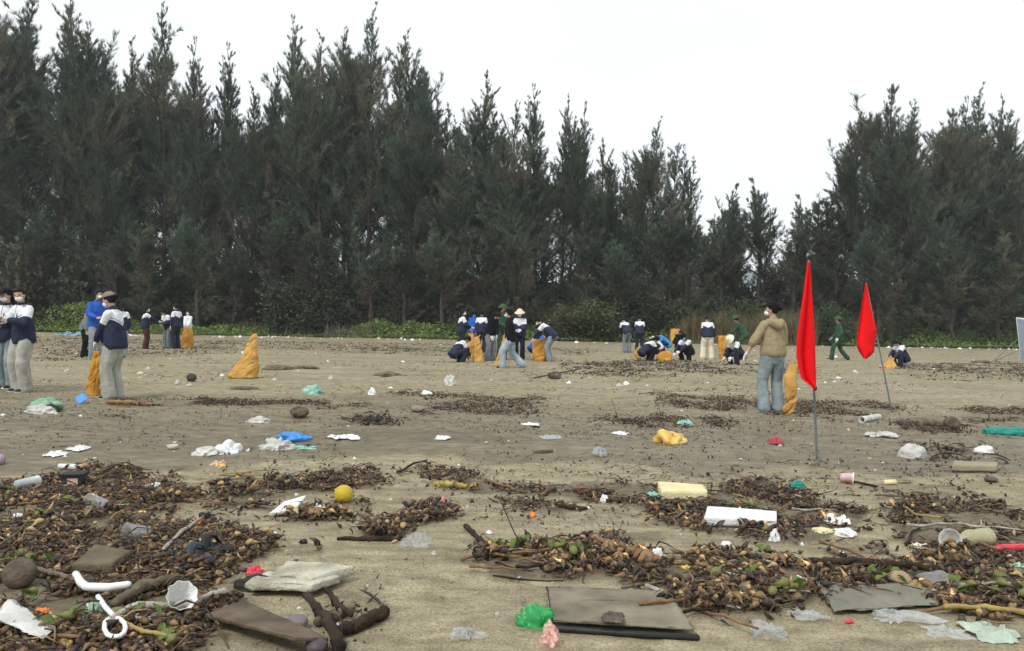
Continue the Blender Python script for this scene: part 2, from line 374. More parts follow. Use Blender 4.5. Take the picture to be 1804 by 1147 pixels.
def tree_variant(seed, Ht=20., wide=4.2, nb=120, base=.03, dens=1.0, multi=3):
    rng = np.random.default_rng(seed)
    zz = np.linspace(0, Ht, 14); wob = np.cumsum(rng.normal(0, .10, (14, 2)), 0)
    spine = np.stack([wob[:, 0], wob[:, 1], zz], 1); tr = .16 * (1 - zz / Ht) ** .8 + .012
    wood = [tube(spine, tr, 7)]
    leaders = [(spine, 1.0)]
    for k in range(multi):      # side leaders that rise beside the trunk
        z0 = rng.uniform(.25, .7); i0 = int(z0 * 13); az = rng.uniform(0, 6.28); p = spine[i0]; out = wide * rng.uniform(.2, .42)
        hgt = Ht * rng.uniform(.70, .97) - p[2]; hgt = max(hgt, Ht * .15)
        q = [p + np.array([math.cos(az) * out * (1 - math.exp(-3 * s)), math.sin(az) * out * (1 - math.exp(-3 * s)), hgt * s]) for s in np.linspace(0, 1, 9)]
        q = np.array(q) + np.cumsum(rng.normal(0, .05, (9, 3)), 0); wood.append(tube(q, np.linspace(.08, .01, 9), 5)); leaders.append((q, .6))
    TP, TD, TS, TL = [], [], [], []
    for sp, wt in leaders:
        n = int(nb * wt * 1.35); H0, H1 = sp[0, 2], sp[-1, 2]
        for _ in range(n):
            f = rng.uniform(base if wt == 1 else .1, 1) ** .85; z = H0 + (H1 - H0) * f
            p = np.array([np.interp(z, sp[:, 2], sp[:, 0]), np.interp(z, sp[:, 2], sp[:, 1]), z])
            if f > .90 and rng.random() < .30: continue
            az = rng.uniform(0, 6.283); g = z / Ht; top = (1 - f)
            Lb = (wide * wt ** .7 * (.035 + .85 * min(1, top * 1.5) ** .95)) * rng.uniform(.2, 1.2) + .16 + .35 * rng.random() ** 2
            if rng.random() < .12: Lb *= rng.uniform(1.2, 1.7)
            el = math.radians(rng.uniform(8, 42) + 28 * g ** 1.3)
            pts = [p]; d = np.array([math.cos(az) * math.cos(el), math.sin(az) * math.cos(el), math.sin(el)])
            ns = 6
            for s in range(ns):
                d = d + np.array([0, 0, .13]) + rng.normal(0, .09, 3); d = unit(d); pts.append(pts[-1] + d * Lb / ns)
            pts = np.array(pts)
            if Lb > .7: wood.append(tube(pts, np.linspace(.014 + .008 * Lb, .004, ns + 1), 3, rnd=False))
            m = int(2 + Lb * 7.5 * dens)
            s = rng.uniform(.12, 1.0, m); q = np.stack([np.interp(s * ns, np.arange(ns + 1), pts[:, c]) for c in range(3)], 1)
            dd = np.repeat(d[None], m, 0) + rng.normal(0, min(.42, .16 + .2 * Lb), (m, 3)); dd[:, 2] += .15 * g; dd /= np.linalg.norm(dd, axis=1)[:, None]
            tl = (.03 + .25 * Lb * (1.1 - .8 * s)) * rng.uniform(.4, 1.2, m)
            for w_ in (.15, .5, .85):
                TP.append(q + dd * tl[:, None] * w_); TD.append(dd + np.array([0, 0, .55]) * g); TS.append(np.full(m, g)); TL.append(np.full(m, min(1, .26 + .36 * Lb)))
        m = 7; z = np.linspace(.90, 1.0, m) * (H1 - H0) + H0
        TP.append(np.stack([np.interp(z, sp[:, 2], sp[:, 0]), np.interp(z, sp[:, 2], sp[:, 1]), z], 1)); TD.append(np.repeat([[0, 0, 1.6]], m, 0)); TS.append(np.full(m, .95)); TL.append(np.full(m, .45))
    TP = np.concatenate(TP); TD = np.concatenate(TD); TS = np.concatenate(TS); TL = np.concatenate(TL)
    tri = needles(TP, TD, 5, .36 * np.repeat(TL, 5), .0105, .25, rng, 0)
    g = np.repeat(TS, 5); tri[:, 2, 2] -= np.clip(.75 - g, 0, .6) * rng.uniform(.1, .65, len(g))
    nT = len(tri); V = tri.reshape(-1, 3); F = np.arange(nT * 3).reshape(-1, 3)
    tone = fbm(tri[:, 0] * .55, 3, seed); br = np.clip((fbm(tri[:, 0] * .35 + 20, 3, seed + 9) - .45) * 4, 0, 1)[:, None]
    c = (np.array([.072, .112, .072]) * (1 - br) + np.array([.140, .128, .088]) * br) * (.55 + .9 * tone[:, None]) * rng.uniform(.75, 1.25, (nT, 1))
    Vw, Fw = join(wood)
    return mesh('casuarina_trunk', Vw, Fw, True, None, [m_bark]), mesh('casuarina_crown', V, F, False, np.repeat(c, 3, 0), [m_needle])
VAR = [tree_variant(1, 20, 4.6, 110), tree_variant(2, 20, 3.8, 105, multi=2), tree_variant(3, 20, 5.0, 115, multi=4), tree_variant(4, 20, 4.2, 100, base=.06),
       tree_variant(6, 11, 2.7, 70, .03, 1.0, 2), tree_variant(7, 11, 2.5, 66, .05, .8, 3), tree_variant(8, 15, 4.4, 110, .02, 1.0, 3)]
VH = [20, 20, 20, 20, 11, 11, 15]
def tree(px, ytop, dist, v, label, wsc=1.0, group=None, rz=None):
    b0 = at(px, 590, dist); top = at(px, ytop + 9, dist); hgt = top[2]
    r = thing('casuarina_tree', label, 'tree', (b0[0], dist, 0), R.uniform(0, 6.28) if rz is None else rz, group)
    s = hgt / VH[v]; r.scale = (1.1 * wsc * s ** .6, 1.1 * wsc * s ** .6, s)
    link('trunk', VAR[v][0], r); link('crown', VAR[v][1], r); return r
TREES = [
 (-25, -30, 53, 2, 'tallest casuarina at the left edge of the photo', 1.1),
 (42, -25, 56, 0, 'tall casuarina rising out of the frame above the two masked students at the left edge', 1.1),
 (96, -20, 54, 3, 'tall feathery casuarina left of the blue shirted youth, its top out of frame', 1.1),
 (140, 40, 57, 1, 'leaning top casuarina just left above the grey capped student', 1.0),
 (178, 85, 54, 2, 'shorter broad casuarina behind the grey capped student', .95),
 (228, 60, 57, 3, 'narrow casuarina with a pale bare tip above the maroon trousers student', .9),
 (283, 2, 55, 0, 'very tall pointed casuarina above the students with maroon and navy trousers', 1.0),
 (322, 62, 58, 1, 'slim casuarina touching the right side of the tall pointed one', .8),
 (350, 118, 54, 3, 'low thin casuarina with open twigs left of the slanting one', .8),
 (408, 72, 56, 1, 'casuarina with a top slanting to the right above the lone orange sack', .8),
 (440, 150, 53, 2, 'short bushy casuarina directly behind the lone orange sack', .85),
 (477, 112, 57, 0, 'brownish casuarina right of the lone orange sack', .85),
 (526, 26, 56, 1, 'slender spire casuarina between the orange sack and the widest tall crown', .95),
 (566, 62, 54, 3, 'casuarina with double tips over the thicket of dark bushes', .95),
 (602, 45, 57, 0, 'full crowned casuarina with pale green drooping branches at its foot', 1.0),
 (648, 20, 55, 2, 'tallest casuarina of the middle clump with a plume top', 1.0),
 (692, 50, 57, 3, 'casuarina on the right shoulder of the tallest middle one', 1.0),
 (732, 118, 54, 0, 'casuarina sloping down from the middle clump with ragged side twigs', 1.0),
 (768, 158, 56, 1, 'small topped casuarina left above the student group in the centre', .95),
 (800, 210, 53, 2, 'lowest casuarina in the dip left of the soldier with the helmet', .9),
 (862, 120, 56, 3, 'tall casuarina right above the group round the helmeted soldier', 1.0),
 (903, 172, 53, 0, 'casuarina hidden between two taller ones above the walking woman', .9),
 (945, 142, 56, 1, 'casuarina with tip bending right, above the person bent over a sack', .85),
 (985, 168, 58, 3, 'thin casuarina with a drooping tip right of the centre clump', .7),
 (1023, 172, 55, 1, 'needle thin spire casuarina at the start of the lower trees', .7),
 (1055, 236, 54, 0, 'casuarina with short tip beside the needle thin spire', .75),
 (1096, 280, 55, 2, 'modest casuarina behind the two bending students', .8),
 (1152, 212, 54, 2, 'dark pyramid shaped casuarina standing free above the crouching students', .85),
 (1198, 252, 55, 1, 'casuarina with outstretched arms at the right of the dark pyramid one', .75),
 (1216, 365, 52, 4, 'small dark casuarina at the foot of the pyramid one', 1.0),
 (1265, 322, 60, 5, 'pale thin casuarina, left of the pair above the cream trousers student', 1.15),
 (1303, 350, 62, 4, 'faint small casuarina in the middle of the pale pair', 1.15),
 (1335, 316, 60, 5, 'pale airy casuarina above the person in the tan hoodie', 1.15),
 (1238, 405, 61, 4, 'short faint casuarina left of the pale pair', 1.6),
 (1365, 425, 62, 5, 'lowest faint casuarina behind the black cap of the tan hoodie', 1.3),
 (1285, 415, 66, 5, 'small faint casuarina far behind the pale pair', 1.3),
 (1420, 430, 66, 4, 'small faint casuarina far behind the nearer red flag', 1.7),
 (1395, 345, 58, 5, 'young casuarina with open twigs just left of the nearer red flag', 1.15),
 (1442, 378, 60, 4, 'low casuarina behind the nearer red flag', 1.6),
 (1490, 330, 56, 4, 'low bushy casuarina between the two red flags', 1.6),
 (1520, 188, 55, 3, 'casuarina at the left shoulder of the right hand grove', .85),
 (1572, 156, 56, 6, 'casuarina with twin tips behind the farther red flag', 1.0),
 (1598, 170, 54, 0, 'dense casuarina at the heart of the right hand grove', .95),
 (1645, 196, 55, 6, 'casuarina in the notch of the right hand grove', .95),
 (1684, 170, 57, 1, 'slim spire casuarina right of the notch in the right hand grove', .9),
 (1717, 156, 55, 2, 'tallest pointed casuarina of the right hand grove', .95),
 (1748, 172, 56, 3, 'casuarina with forked plume near the right edge', .9),
 (1790, 240, 54, 6, 'lower casuarina at the right edge above the easel', 1.0),
 (1835, 215, 56, 0, 'casuarina cut by the right edge of the photo', 1.0)]
for px, yt, d, v, lb, ws in TREES: tree(px, yt, d, v, lb, ws)
k = 0
for px in list(range(-60, 1190, 46)) + list(range(1510, 1870, 46)):
    yt = np.interp(px, [-60, 100, 200, 300, 420, 520, 660, 740, 800, 860, 950, 1020, 1100, 1190, 1510, 1580, 1720, 1860], [60, 90, 190, 130, 220, 150, 120, 220, 280, 220, 240, 290, 350, 340, 320, 240, 240, 300])
    tree(px + R.uniform(-15, 15), yt + R.uniform(-20, 40), R.uniform(61, 70), k % 4, 'casuarina of the second row, seen only between those in front', 1.15, 'casuarinas of the second row'); k += 1
LANDM = [(0, 'behind the two masked students at the left'), (60, 'over the bright creepers at the left'), (130, 'left of the blue pullover'), (190, 'behind the grey cap'), (245, 'behind the maroon trousers'), (310, 'behind the navy trousers'), (370, 'left of the lone orange sack'), (430, 'behind the lone orange sack'), (490, 'behind the dark round bush'), (560, 'over the grey dead stalks'), (630, 'at the left end of the middle creepers'), (700, 'over the middle creepers'), (770, 'left of the centre group'), (850, 'behind the centre group'), (925, 'behind the cream hat in the centre group'), (985, 'behind the yellowish green bush'), (1050, 'behind the wide green bush'), (1120, 'behind the two bending students'), (1190, 'behind the crouching students'), (1520, 'between the two red flags'), (1590, 'behind the crouching person at the right'), (1660, 'over the right hand creepers'), (1740, 'left of the easel'), (1810, 'behind the easel'), (1870, 'beyond the right edge')]
USED = set()
for px in range(-40, 1870, 75):
    if 1225 < px < 1500: continue
    lm_ = min([q for q in LANDM if q not in USED], key=lambda q: abs(q[0] - px)); USED.add(lm_)
    tree(px + R.uniform(-20, 20), 390 + R.uniform(-40, 40), R.uniform(51, 53), 4 + k % 2, 'low young casuarina ' + lm_[1], 1.25, 'low casuarinas along the front'); k += 1

# ------------------------------------------------------------------ undergrowth: bushes, ground cover, dry grass
m_leaf = MA('bush_leaves', .6, .3, .25, 3, .25, 0)
objvary(m_leaf, .25, .02)
def leaves(P, ln, wd, rng, cols, up=.3):
    n = len(P); d = rng.normal(0, 1, (n, 3)); d[:, 2] = np.abs(d[:, 2]) * up; d /= np.linalg.norm(d, axis=1)[:, None]
    s = np.cross(d, rng.normal(0, 1, (n, 3))); s /= np.linalg.norm(s, axis=1)[:, None]
    L_ = ln * rng.uniform(.6, 1.3, n)[:, None]; W_ = wd * rng.uniform(.6, 1.3, n)[:, None]; nrm = np.cross(d, s)
    a = P; b_ = P + d * L_ * .5 + s * W_; c = P + d * L_ - nrm * L_ * .12; e = P + d * L_ * .5 - s * W_
    V = np.stack([a, b_, c, e], 1).reshape(-1, 3); i = np.arange(n)[:, None] * 4
    F = np.concatenate([i + [0, 1, 2], i + [0, 2, 3]]); return V, F, np.repeat(cols, 4, 0)
def bush_variant(seed, n=5200, ln=.11, base=(.075, .10, .045)):
    rng = np.random.default_rng(seed); wood = []; P = []
    for k in range(16):
        az = rng.uniform(0, 6.28); el = rng.uniform(.35, 1.4); ln_ = rng.uniform(.6, 1.15)
        d = np.array([math.cos(az) * math.cos(el), math.sin(az) * math.cos(el), math.sin(el)])
        pts = np.array([d * ln_ * s + np.array([0, 0, .25 * s * s]) for s in np.linspace(0, 1, 5)]) + np.cumsum(rng.normal(0, .03, (5, 3)), 0)
        wood.append(tube(pts, np.linspace(.022, .004, 5), 4, rnd=False))
        m = n // 16; s = rng.uniform(.3, 1.05, m) * 4
        q = np.stack([np.interp(s, np.arange(5), pts[:, c]) for c in range(3)], 1) + rng.normal(0, .15, (m, 3)); P.append(q)
    P = np.concatenate(P); P[:, 2] = np.abs(P[:, 2]); t = fbm(P * 2.2, 3, seed)[:, None]
    c = np.array(base) * (.35 + 1.3 * t) * rng.uniform(.7, 1.3, (len(P), 1))
    V, F, cc = leaves(P, ln, ln * .28, rng, c)
    Vw, Fw = join(wood)
    return mesh('bush_stems', Vw, Fw, True, None, [m_bark]), mesh('bush_leaves', V, F, False, cc, [m_leaf])
BV = [bush_variant(21), bush_variant(22, base=(.05, .07, .035)), bush_variant(23, 4200, .20, (.075, .082, .045)), bush_variant(24, base=(.10, .10, .055))]
def bush(px, dist, wdt, hgt, v, label, group=None):
    p = at(px, 590, dist); r = thing('bush', label, 'bush', (p[0], dist, 0), R.uniform(0, 6.28), group)
    r.scale = (wdt / 2, wdt / 2, hgt / 1.2); link('stems', BV[v][0], r); link('leaves', BV[v][1], r); return r
bush(40, 50.5, 3.4, 4.6, 2, 'tall leafy bush with broad brownish leaves behind the two masked students at the left')
bush(110, 51.5, 3.2, 3.8, 2, 'broad leaved bush just right of the two masked students at the left')
bush(500, 50.5, 4.0, 3.2, 1, 'dark round bush right of the lone orange sack')
bush(560, 51.5, 3.6, 3.0, 1, 'smaller dark bush beside the round one right of the lone orange sack')
bush(1040, 50.8, 5.0, 2.1, 0, 'wide green bush behind the two bending students')
bush(985, 51.0, 3.6, 2.0, 3, 'yellowish green bush behind the person bent over a sack')
bush(1105, 52.0, 4.0, 2.9, 1, 'dark bush just right of the wide green one')
bush(1180, 52.5, 3.6, 2.3, 0, 'bush behind the crouching students in the right half')
bush(1460, 51.0, 3.0, 2.3, 1, 'dark bush behind the walking soldier')
bush(1530, 53.0, 3.4, 1.9, 0, 'low bush behind the farther red flag')
k = 0
for px in range(-70, 1890, 30):
    gap = 1235 < px < 1500
    bush(px + R.uniform(-12, 12), R.uniform(53.5, 57), R.uniform(3.2, 4.8), R.uniform(2.0, 3.4) * (.8 if gap else 1), (1, 1, 3, 0)[k % 4], 'dark undergrowth bush between the casuarina trunks', 'undergrowth bushes between the trunks'); k += 1
for px in range(-90, 1910, 42):
    gap = 1235 < px < 1500
    bush(px + R.uniform(-12, 12), R.uniform(64, 74), 6.5, R.uniform(3.6, 5.2), 1, 'tall dark bush closing the view at the back of the grove', 'tall bushes at the back of the grove'); k += 1
# far hazy hill line behind the gap
hx = np.linspace(-420, 520, 120); rows = []
for f, dy in ((0, 0), (.5, 30), (.85, 60), (1, 90), (.8, 140), (0, 200)):
    hh = 9 + 16 * np.exp(-((hx - 120) / 90) ** 2) + 5 * fbm(np.stack([hx * .03, hx * 0 + dy, hx * 0], 1), 3, 5)
    rows.append(np.stack([hx, 300 + dy + hx * 0, hh * f - .1], 1))
Vh = np.concatenate(rows); nn = len(hx); i = (np.arange(5)[:, None] * nn + np.arange(nn - 1)[None]).ravel()
link('hills', mesh('hills', Vh, np.stack([i, i + 1, i + 1 + nn, i + nn], 1), True, None, [M('hill_woods', (.16, .19, .19), .9, .2, .05, 0)]), kind='structure')

# creeping green cover in front of the trees
rng = np.random.default_rng(77)
def cover(name, pts_px, n, hmax, ln, base, label, seed, depth=3.5, up=.6):
    rng = np.random.default_rng(seed); xs, ds, hs = [], [], []
    px = rng.uniform(pts_px[0][0], pts_px[-1][0], n); hf = np.interp(px, [p[0] for p in pts_px], [p[1] for p in pts_px])
    d0 = np.interp(px, [-50, 1850], [48.3, 51.5]); 
    t = rng.random(n) ** 1.4; d = d0 + (fbm(np.stack([px * .012, px * 0, px * 0], 1), 3, seed) - .5) * 2.2 + t * depth
    x = np.array([(p - 902) / FPX for p in px]) * d
    top = hf * hmax * np.clip(t * 3.2, .16, 1) * (.55 + .9 * fbm(np.stack([x * 1.1, d * 1.1, x * 0], 1), 3, seed + 1))
    z = top * rng.random(n) ** .35
    keep = hf > .02; P = np.stack([x, d, z], 1)[keep]
    c = np.array(base) * (.5 + 1.0 * fbm(P * 1.6, 3, seed + 2)[:, None]) * rng.uniform(.7, 1.35, (len(P), 1))
    V, F, cc = leaves(P, ln, ln * .42, rng, c, up); F4 = None
    return link(name, mesh(name, V, F, False, cc, [m_leaf]), kind='stuff', label=label, cat='plants')
cover('creeping_plants', [(-60, .6), (50, .9), (70, 1.3), (150, 1.4), (225, .9), (250, .45), (350, .4), (420, .6), (480, .45), (560, .25), (610, .4), (660, .9), (740, .8), (800, .7), (960, .7), (1040, .9), (1090, .8), (1180, .8), (1240, .4), (1420, .5), (1500, .8), (1600, .9), (1700, .85), (1900, .9)],
      52000, 1.15, .15, (.20, .30, .09), 'bright green creeping plants at the edge of the sand before the trees', 5)
# dry grass
def blades(name, x0, x1, n, hg, d0, d1, cA, cB, label, seed):
    rng = np.random.default_rng(seed); d = rng.uniform(d0, d1, n); px = rng.uniform(x0, x1, n); x = (px - 902) / FPX * d
    cl = fbm(np.stack([x * .9, d * .9, x * 0], 1), 2, seed); k_ = cl > .40; x, d, cl = x[k_], d[k_], cl[k_]; n = len(x)
    h = hg * (.35 + 1.1 * cl) * rng.uniform(.5, 1.1, n); lean = rng.normal(0, .22, (n, 2)) * h[:, None]
    a = rng.uniform(0, 6.28, n); s = np.stack([np.cos(a), np.sin(a), a * 0], 1) * .022
    P = np.stack([x, d, x * 0], 1); m_ = P + np.stack([lean[:, 0] * .4, lean[:, 1] * .4, h * .6], 1); tp = P + np.stack([lean[:, 0], lean[:, 1], h], 1)
    V = np.stack([P - s, P + s, m_ + s * .8, m_ - s * .8, tp], 1).reshape(-1, 3); i = np.arange(n)[:, None] * 5
    F = np.concatenate([i + [0, 1, 2], i + [0, 2, 3], i + [3, 2, 4]])
    c = np.array(cA) + (np.array(cB) - np.array(cA)) * rng.random((n, 1)); c = c * rng.uniform(.7, 1.2, (n, 1))
    return link(name, mesh(name, V, F, False, np.repeat(c, 5, 0), [m_leaf]), kind='stuff', label=label, cat='grass')
blades('dry_grass', 1180, 1440, 9000, 1.9, 50.3, 54, (.25, .20, .11), (.15, .16, .06), 'tall straw coloured grass behind the soldiers', 3)
blades('dry_grass', 1440, 1580, 2600, 1.9, 51, 54, (.20, .19, .10), (.12, .15, .06), 'tall green and straw grass between the two red flags', 4)
blades('dead_stalks', 370, 660, 900, 1.1, 49.3, 52, (.22, .19, .15), (.12, .10, .08), 'thin grey dead stalks at the sand edge right of the lone sack', 6)

# ------------------------------------------------------------------ people
def remesh(VF, vox, wr=0, seed=0, wscale=6, smooth=4):
    V, F = VF; me = mesh('tmp', V, F, True); o = bpy.data.objects.new('tmp', me); C.objects.link(o)
    m = o.modifiers.new('r', 'REMESH'); m.mode = 'VOXEL'; m.voxel_size = vox; m.use_smooth_shade = True
    s = o.modifiers.new('s', 'SMOOTH'); s.factor = .5; s.iterations = smooth
    dg = bpy.context.evaluated_depsgraph_get(); ev = o.evaluated_get(dg); me2 = ev.to_mesh()
    n = len(me2.vertices); V2 = np.empty(n * 3, np.float32); me2.vertices.foreach_get('co', V2); V2 = V2.reshape(-1, 3).astype(float)
    Nn = np.empty(n * 3, np.float32); me2.vertices.foreach_get('normal', Nn); Nn = Nn.reshape(-1, 3)
    me2.calc_loop_triangles(); tn = len(me2.loop_triangles); T = np.empty(tn * 3, np.int32); me2.loop_triangles.foreach_get('vertices', T); T = T.reshape(-1, 3)
    ev.to_mesh_clear(); bpy.data.objects.remove(o); bpy.data.meshes.remove(me)
    if wr: V2 = V2 + Nn * ((ridge(V2 * [wscale, wscale, wscale * 1.3] + seed * 3.7, 3, seed) - .5) * wr)[:, None]
    return V2, T
skin = M('skin', (.42, .27, .19), .55, .1, 9, 0); navy = M('navy_cloth', (.014, .020, .050), .75, .3, 14, .2)
white = M('white_cloth', (.70, .71, .74), .75, .08, 14, .15); black = M('black_cloth', (.010, .010, .012), .8, .3, 12, .2, spec=.1)
khaki = M('washed_khaki_jeans', (.33, .33, .28), .85, .2, 7, .25, col2=(.44, .44, .38)); grayj = M('grey_jeans', (.17, .19, .20), .85, .2, 8, .2)
blueg = M('grey_blue_jeans', (.20, .25, .29), .85, .2, 7, .25, col2=(.30, .34, .35)); lightj = M('light_blue_jeans', (.25, .33, .40), .85, .2, 6, .25, col2=(.42, .50, .55))
cream = M('cream_trousers', (.66, .61, .48), .8, .1, 8, .2); maroon = M('maroon_trousers', (.06, .015, .02), .8, .2, 8, .2)
navyp = M('dark_navy_trousers', (.016, .02, .036), .8, .2, 8, .2); blue = M('royal_blue_cloth', (.015, .085, .40), .75, .2, 10, .2)
cyan = M('bright_blue_cloth', (.03, .25, .62), .75, .2, 10, .2); tan = M('tan_hoodie', (.29, .235, .135), .9, .14, 18, .3)
greenu = M('green_camouflage', (.012, .036, .024), .85, .0, 16, .2, col2=(.045, .105, .06)); hairm = M('black_hair', (.008, .007, .007), .6, .3, 30, .2, spec=.15)
maskm = M('white_face_mask', (.78, .79, .80), .7, .04, 8, 0); glove = M('thin_white_glove', (.72, .68, .66), .5, .08, 20, .3)
shoeb = M('black_shoe', (.02, .02, .022), .6, .2, 10, 0); shoew = M('white_sole', (.6, .6, .58), .6, .1, 10, 0); eyem = M('dark_eye', (.01, .01, .01), .3, 0, 5, 0)
capb = M('grey_brown_cap', (.21, .17, .15), .8, .12, 20, .1); helm = M('green_helmet', (.035, .075, .04), .7, .15, 10, .1); hatc = M('cream_hat', (.70, .64, .47), .8, .08, 10, .1)
redd = M('red_badge', (.5, .02, .02), .5, .1, 5, 0)
def ik(a, c, l1, l2, pole):
    a = np.array(a, float); c = np.array(c, float); d = np.linalg.norm(c - a); u_ = (c - a) / (d + 1e-9)
    if d > (l1 + l2) * .995: d = (l1 + l2) * .995; c = a + u_ * d
    x = (l1 * l1 - l2 * l2 + d * d) / (2 * d); h = math.sqrt(max(0, l1 * l1 - x * x))
    p = np.array(pole, float); p = unit(p - u_ * np.dot(p, u_)); return a + u_ * x + p * h, c
def hand(wr, dr, side, pn, k=1.0):       # palm + five fingers; dr = direction, side = towards the thumb, pn = palm normal
    dr = unit(dr); side = unit(side - dr * np.dot(side, dr)); pn = np.cross(dr, side)
    Rm = np.stack([side, pn, dr], 1); out = [ell(wr + dr * .045 * k, (.040 * k, .016 * k, .052 * k), 2, Rm)]
    for j, (o_, ln_) in enumerate(((.028, .066), (.010, .076), (-.009, .070), (-.027, .055))):
        p0 = wr + dr * .075 * k + side * o_ * k; p1 = p0 + (dr * .9 + pn * .25) * ln_ * .5 * k; p2 = p1 + (dr * .75 + pn * .65) * ln_ * .5 * k
        out.append(tube([p0, p1, p2], np.array([.0095, .0088, .0072]) * k, 6))
    p0 = wr + dr * .03 * k + side * .028 * k; out.append(tube([p0, p0 + (side * .7 + dr * .6) * .035 * k, p0 + (side * .55 + dr * .9 + pn * .3) * .065 * k], np.array([.012, .0105, .008]) * k, 6))
    return join(out)
def person(px, py, Hh_, face, label, top='school', pants=khaki, hip=None, lean=4, side=0, hL=None, hR=None, fL=None, fR=None, hair='bun', hat=None, mask=True,
           gloves=False, near=False, headp=0, heady=0, wide=1.0, sleeve=1.0, hood=False, group=None, dist=None, bend=None, skirt=-.12):
    if dist is None: g_ = gp(px, py)
    else: a_ = at(px, py, dist); g_ = a_[:2]
    s = Hh_ / 1.62; root = thing('person', label, 'person', (g_[0], g_[1], gz(*g_)), math.radians(face), group); root.scale = (s, s, s)
    vox = .013 if near else .026
    hip = np.array(hip if hip is not None else (0, 0, .883), float)
    la, sa = math.radians(lean), math.radians(side)
    up = unit([math.sin(sa), math.sin(la), math.cos(la)]); rt = unit(np.array([1, 0, 0]) - up * up[0]); fw = np.cross(up, rt)
    S = lambda x, y, z: hip + rt * x + fw * y + up * z
    fL = np.array(fL if fL is not None else (-.10, .02, .07), float); fR = np.array(fR if fR is not None else (.10, .0, .07), float)
    kp = np.array([0, 1, .15]) if bend is None else np.array(bend, float)
    legs = []
    for sg, ft in ((-1, fL), (1, fR)):
        h0 = hip + np.array([sg * .085, 0, -.02]); kn, ft2 = ik(h0, ft, .41, .40, kp + np.array([sg * .25, 0, 0])); legs.append((h0, kn, ft2))
    arms = []
    for sg, ht in ((-1, hL), (1, hR)):
        sh = S(sg * .150, -.01, .425)
        if ht is None: ht = sh + np.array([sg * .07, .06, -.50])
        el_, hd = ik(sh, ht, .265, .235, fw * -.8 + rt * sg * .7 - up * .2); arms.append((sh, el_, hd))
    hp, hy = math.radians(headp), math.radians(heady)
    hu = unit(up * math.cos(hp) + fw * math.sin(hp)) if lean < 60 else unit(up + fw * math.sin(hp)); hr = unit(rt * math.cos(hy) + np.cross(hu, rt) * math.sin(hy)); hr = unit(hr - hu * np.dot(hr, hu)); hf = np.cross(hu, hr)
    nk = S(0, 0, .50); hc = nk + hu * .150 + hf * .015; HM = np.stack([hr, hf, hu], 1)
    Hd = lambda x, y, z: hc + hr * x + hf * y + hu * z
    # the body, one surface
    B = [tube([S(0, 0, z) for z in (-.08, 0, .12, .26, .38, .45)], [.12, .15, .125, .145, .16, .10], 14, rt, [.09, .105, .085, .10, .09, .07]),
         tube([S(0, -.01, .42), nk + hu * .06], .05, 10), ell(hc, (.074, .092, .105), 3, HM), ell(Hd(0, .022, -.055), (.055, .062, .058), 2, HM), tube([Hd(0, .085, .02), Hd(0, .103, -.018)], [.010, .016], 6)]
    for sg in (-1, 1): B.append(ell(Hd(sg * .076, -.005, -.01), (.010, .020, .030), 1, HM))
    for h0, kn, ft in legs:
        B += [tube([h0, h0 * .5 + kn * .5, kn], [.088, .075, .054], 10), tube([kn, kn * .6 + ft * .4, ft], [.053, .052, .034], 10), tube([ft + [0, -.03, -.035], ft + [0, .06, -.045], ft + [0, .14, -.05]], [.035, .036, .028], 8)]
    for sh, e_, hd in arms: B += [tube([sh, e_], [.050, .038], 10), tube([e_, hd], [.038, .026], 10)]
    body = remesh(join(B), .015 if near else .028)
    hands = []
    for (sh, e_, hd), sg in zip(arms, (-1, 1)): hands.append(hand(hd - unit(hd - e_) * .01, hd - e_, -sg * rt + fw * .8, 0))
    link('body', mesh('body', *join([body] + hands), True, None, [skin]), root)
    if gloves:
        G = [hand(hd - unit(hd - e_) * .02, hd - e_, -sg * rt + fw * .8, 0, 1.22) for (sh, e_, hd), sg in zip(arms, (-1, 1))]
        for g in G: link('glove', mesh('glove', *g, True, None, [glove]), root)
    # trousers
    T = [tube([S(0, 0, -.09), S(0, 0, -.03), S(0, 0, .06), S(0, 0, .14)], [.13, .16, .155, .135], 14, rt, [.115, .12, .115, .10])]
    for (h0, kn, ft), sg in zip(legs, (-1, 1)):
        cuff = ft + np.array([0, 0, -.035]); T += [tube([h0 + [0, 0, .03], h0 * .5 + kn * .5, kn], [.105, .092 * wide, .078 * wide], 12), tube([kn, kn * .5 + cuff * .5, cuff], [.078 * wide, .080 * wide, .086 * wide], 12, rnd=True)]
    link('trousers', mesh('trousers', *remesh(join(T), vox, .016 if near else .02, px % 17, 7 if near else 6), True, None, [pants]), root)
    for h0, kn, ft in legs:
        sh_ = join([ell(ft + [0, .045, -.045], (.046, .130, .034), 2), ell(ft + [0, -.03, -.022], (.038, .05, .045), 1)])
        so_ = link('shoe', mesh('shoe', *sh_, True, None, [shoeb]), root)
        link('sole', mesh('sole', *ell(ft + [0, .05, -.068], (.048, .134, .014), 2), True, None, [shoew]), so_)
    # jacket
    J = [tube([S(0, 0, z) for z in (skirt, skirt + .05, .05, .20, .32, .41, .46)], [.196, .204, .196, .180, .172, .135, .080], 16, rt, [.150, .158, .152, .136, .122, .100, .075], rnd=False),
         tube([S(0, -.005, .44), S(0, -.005, .505)], [.085, .066], 12, rt)]
    for sh, e_, hd in arms:
        w_ = e_ + (hd - e_) * (.92 if sleeve == 1 else sleeve)
        J += [tube([sh, sh * .5 + e_ * .5, e_], [.066, .068, .066], 10), tube([e_, e_ * .4 + w_ * .6, w_], [.066, .062, .044], 10)]
    if hood: J += [tube([S(-.10, -.03, .47), S(-.07, -.115, .45), S(0, -.15, .40), S(.07, -.115, .45), S(.10, -.03, .47)], [.045, .06, .075, .06, .045], 10)]
    V, F = remesh(join(J), vox, .022 if near else .026, px % 13, 6)
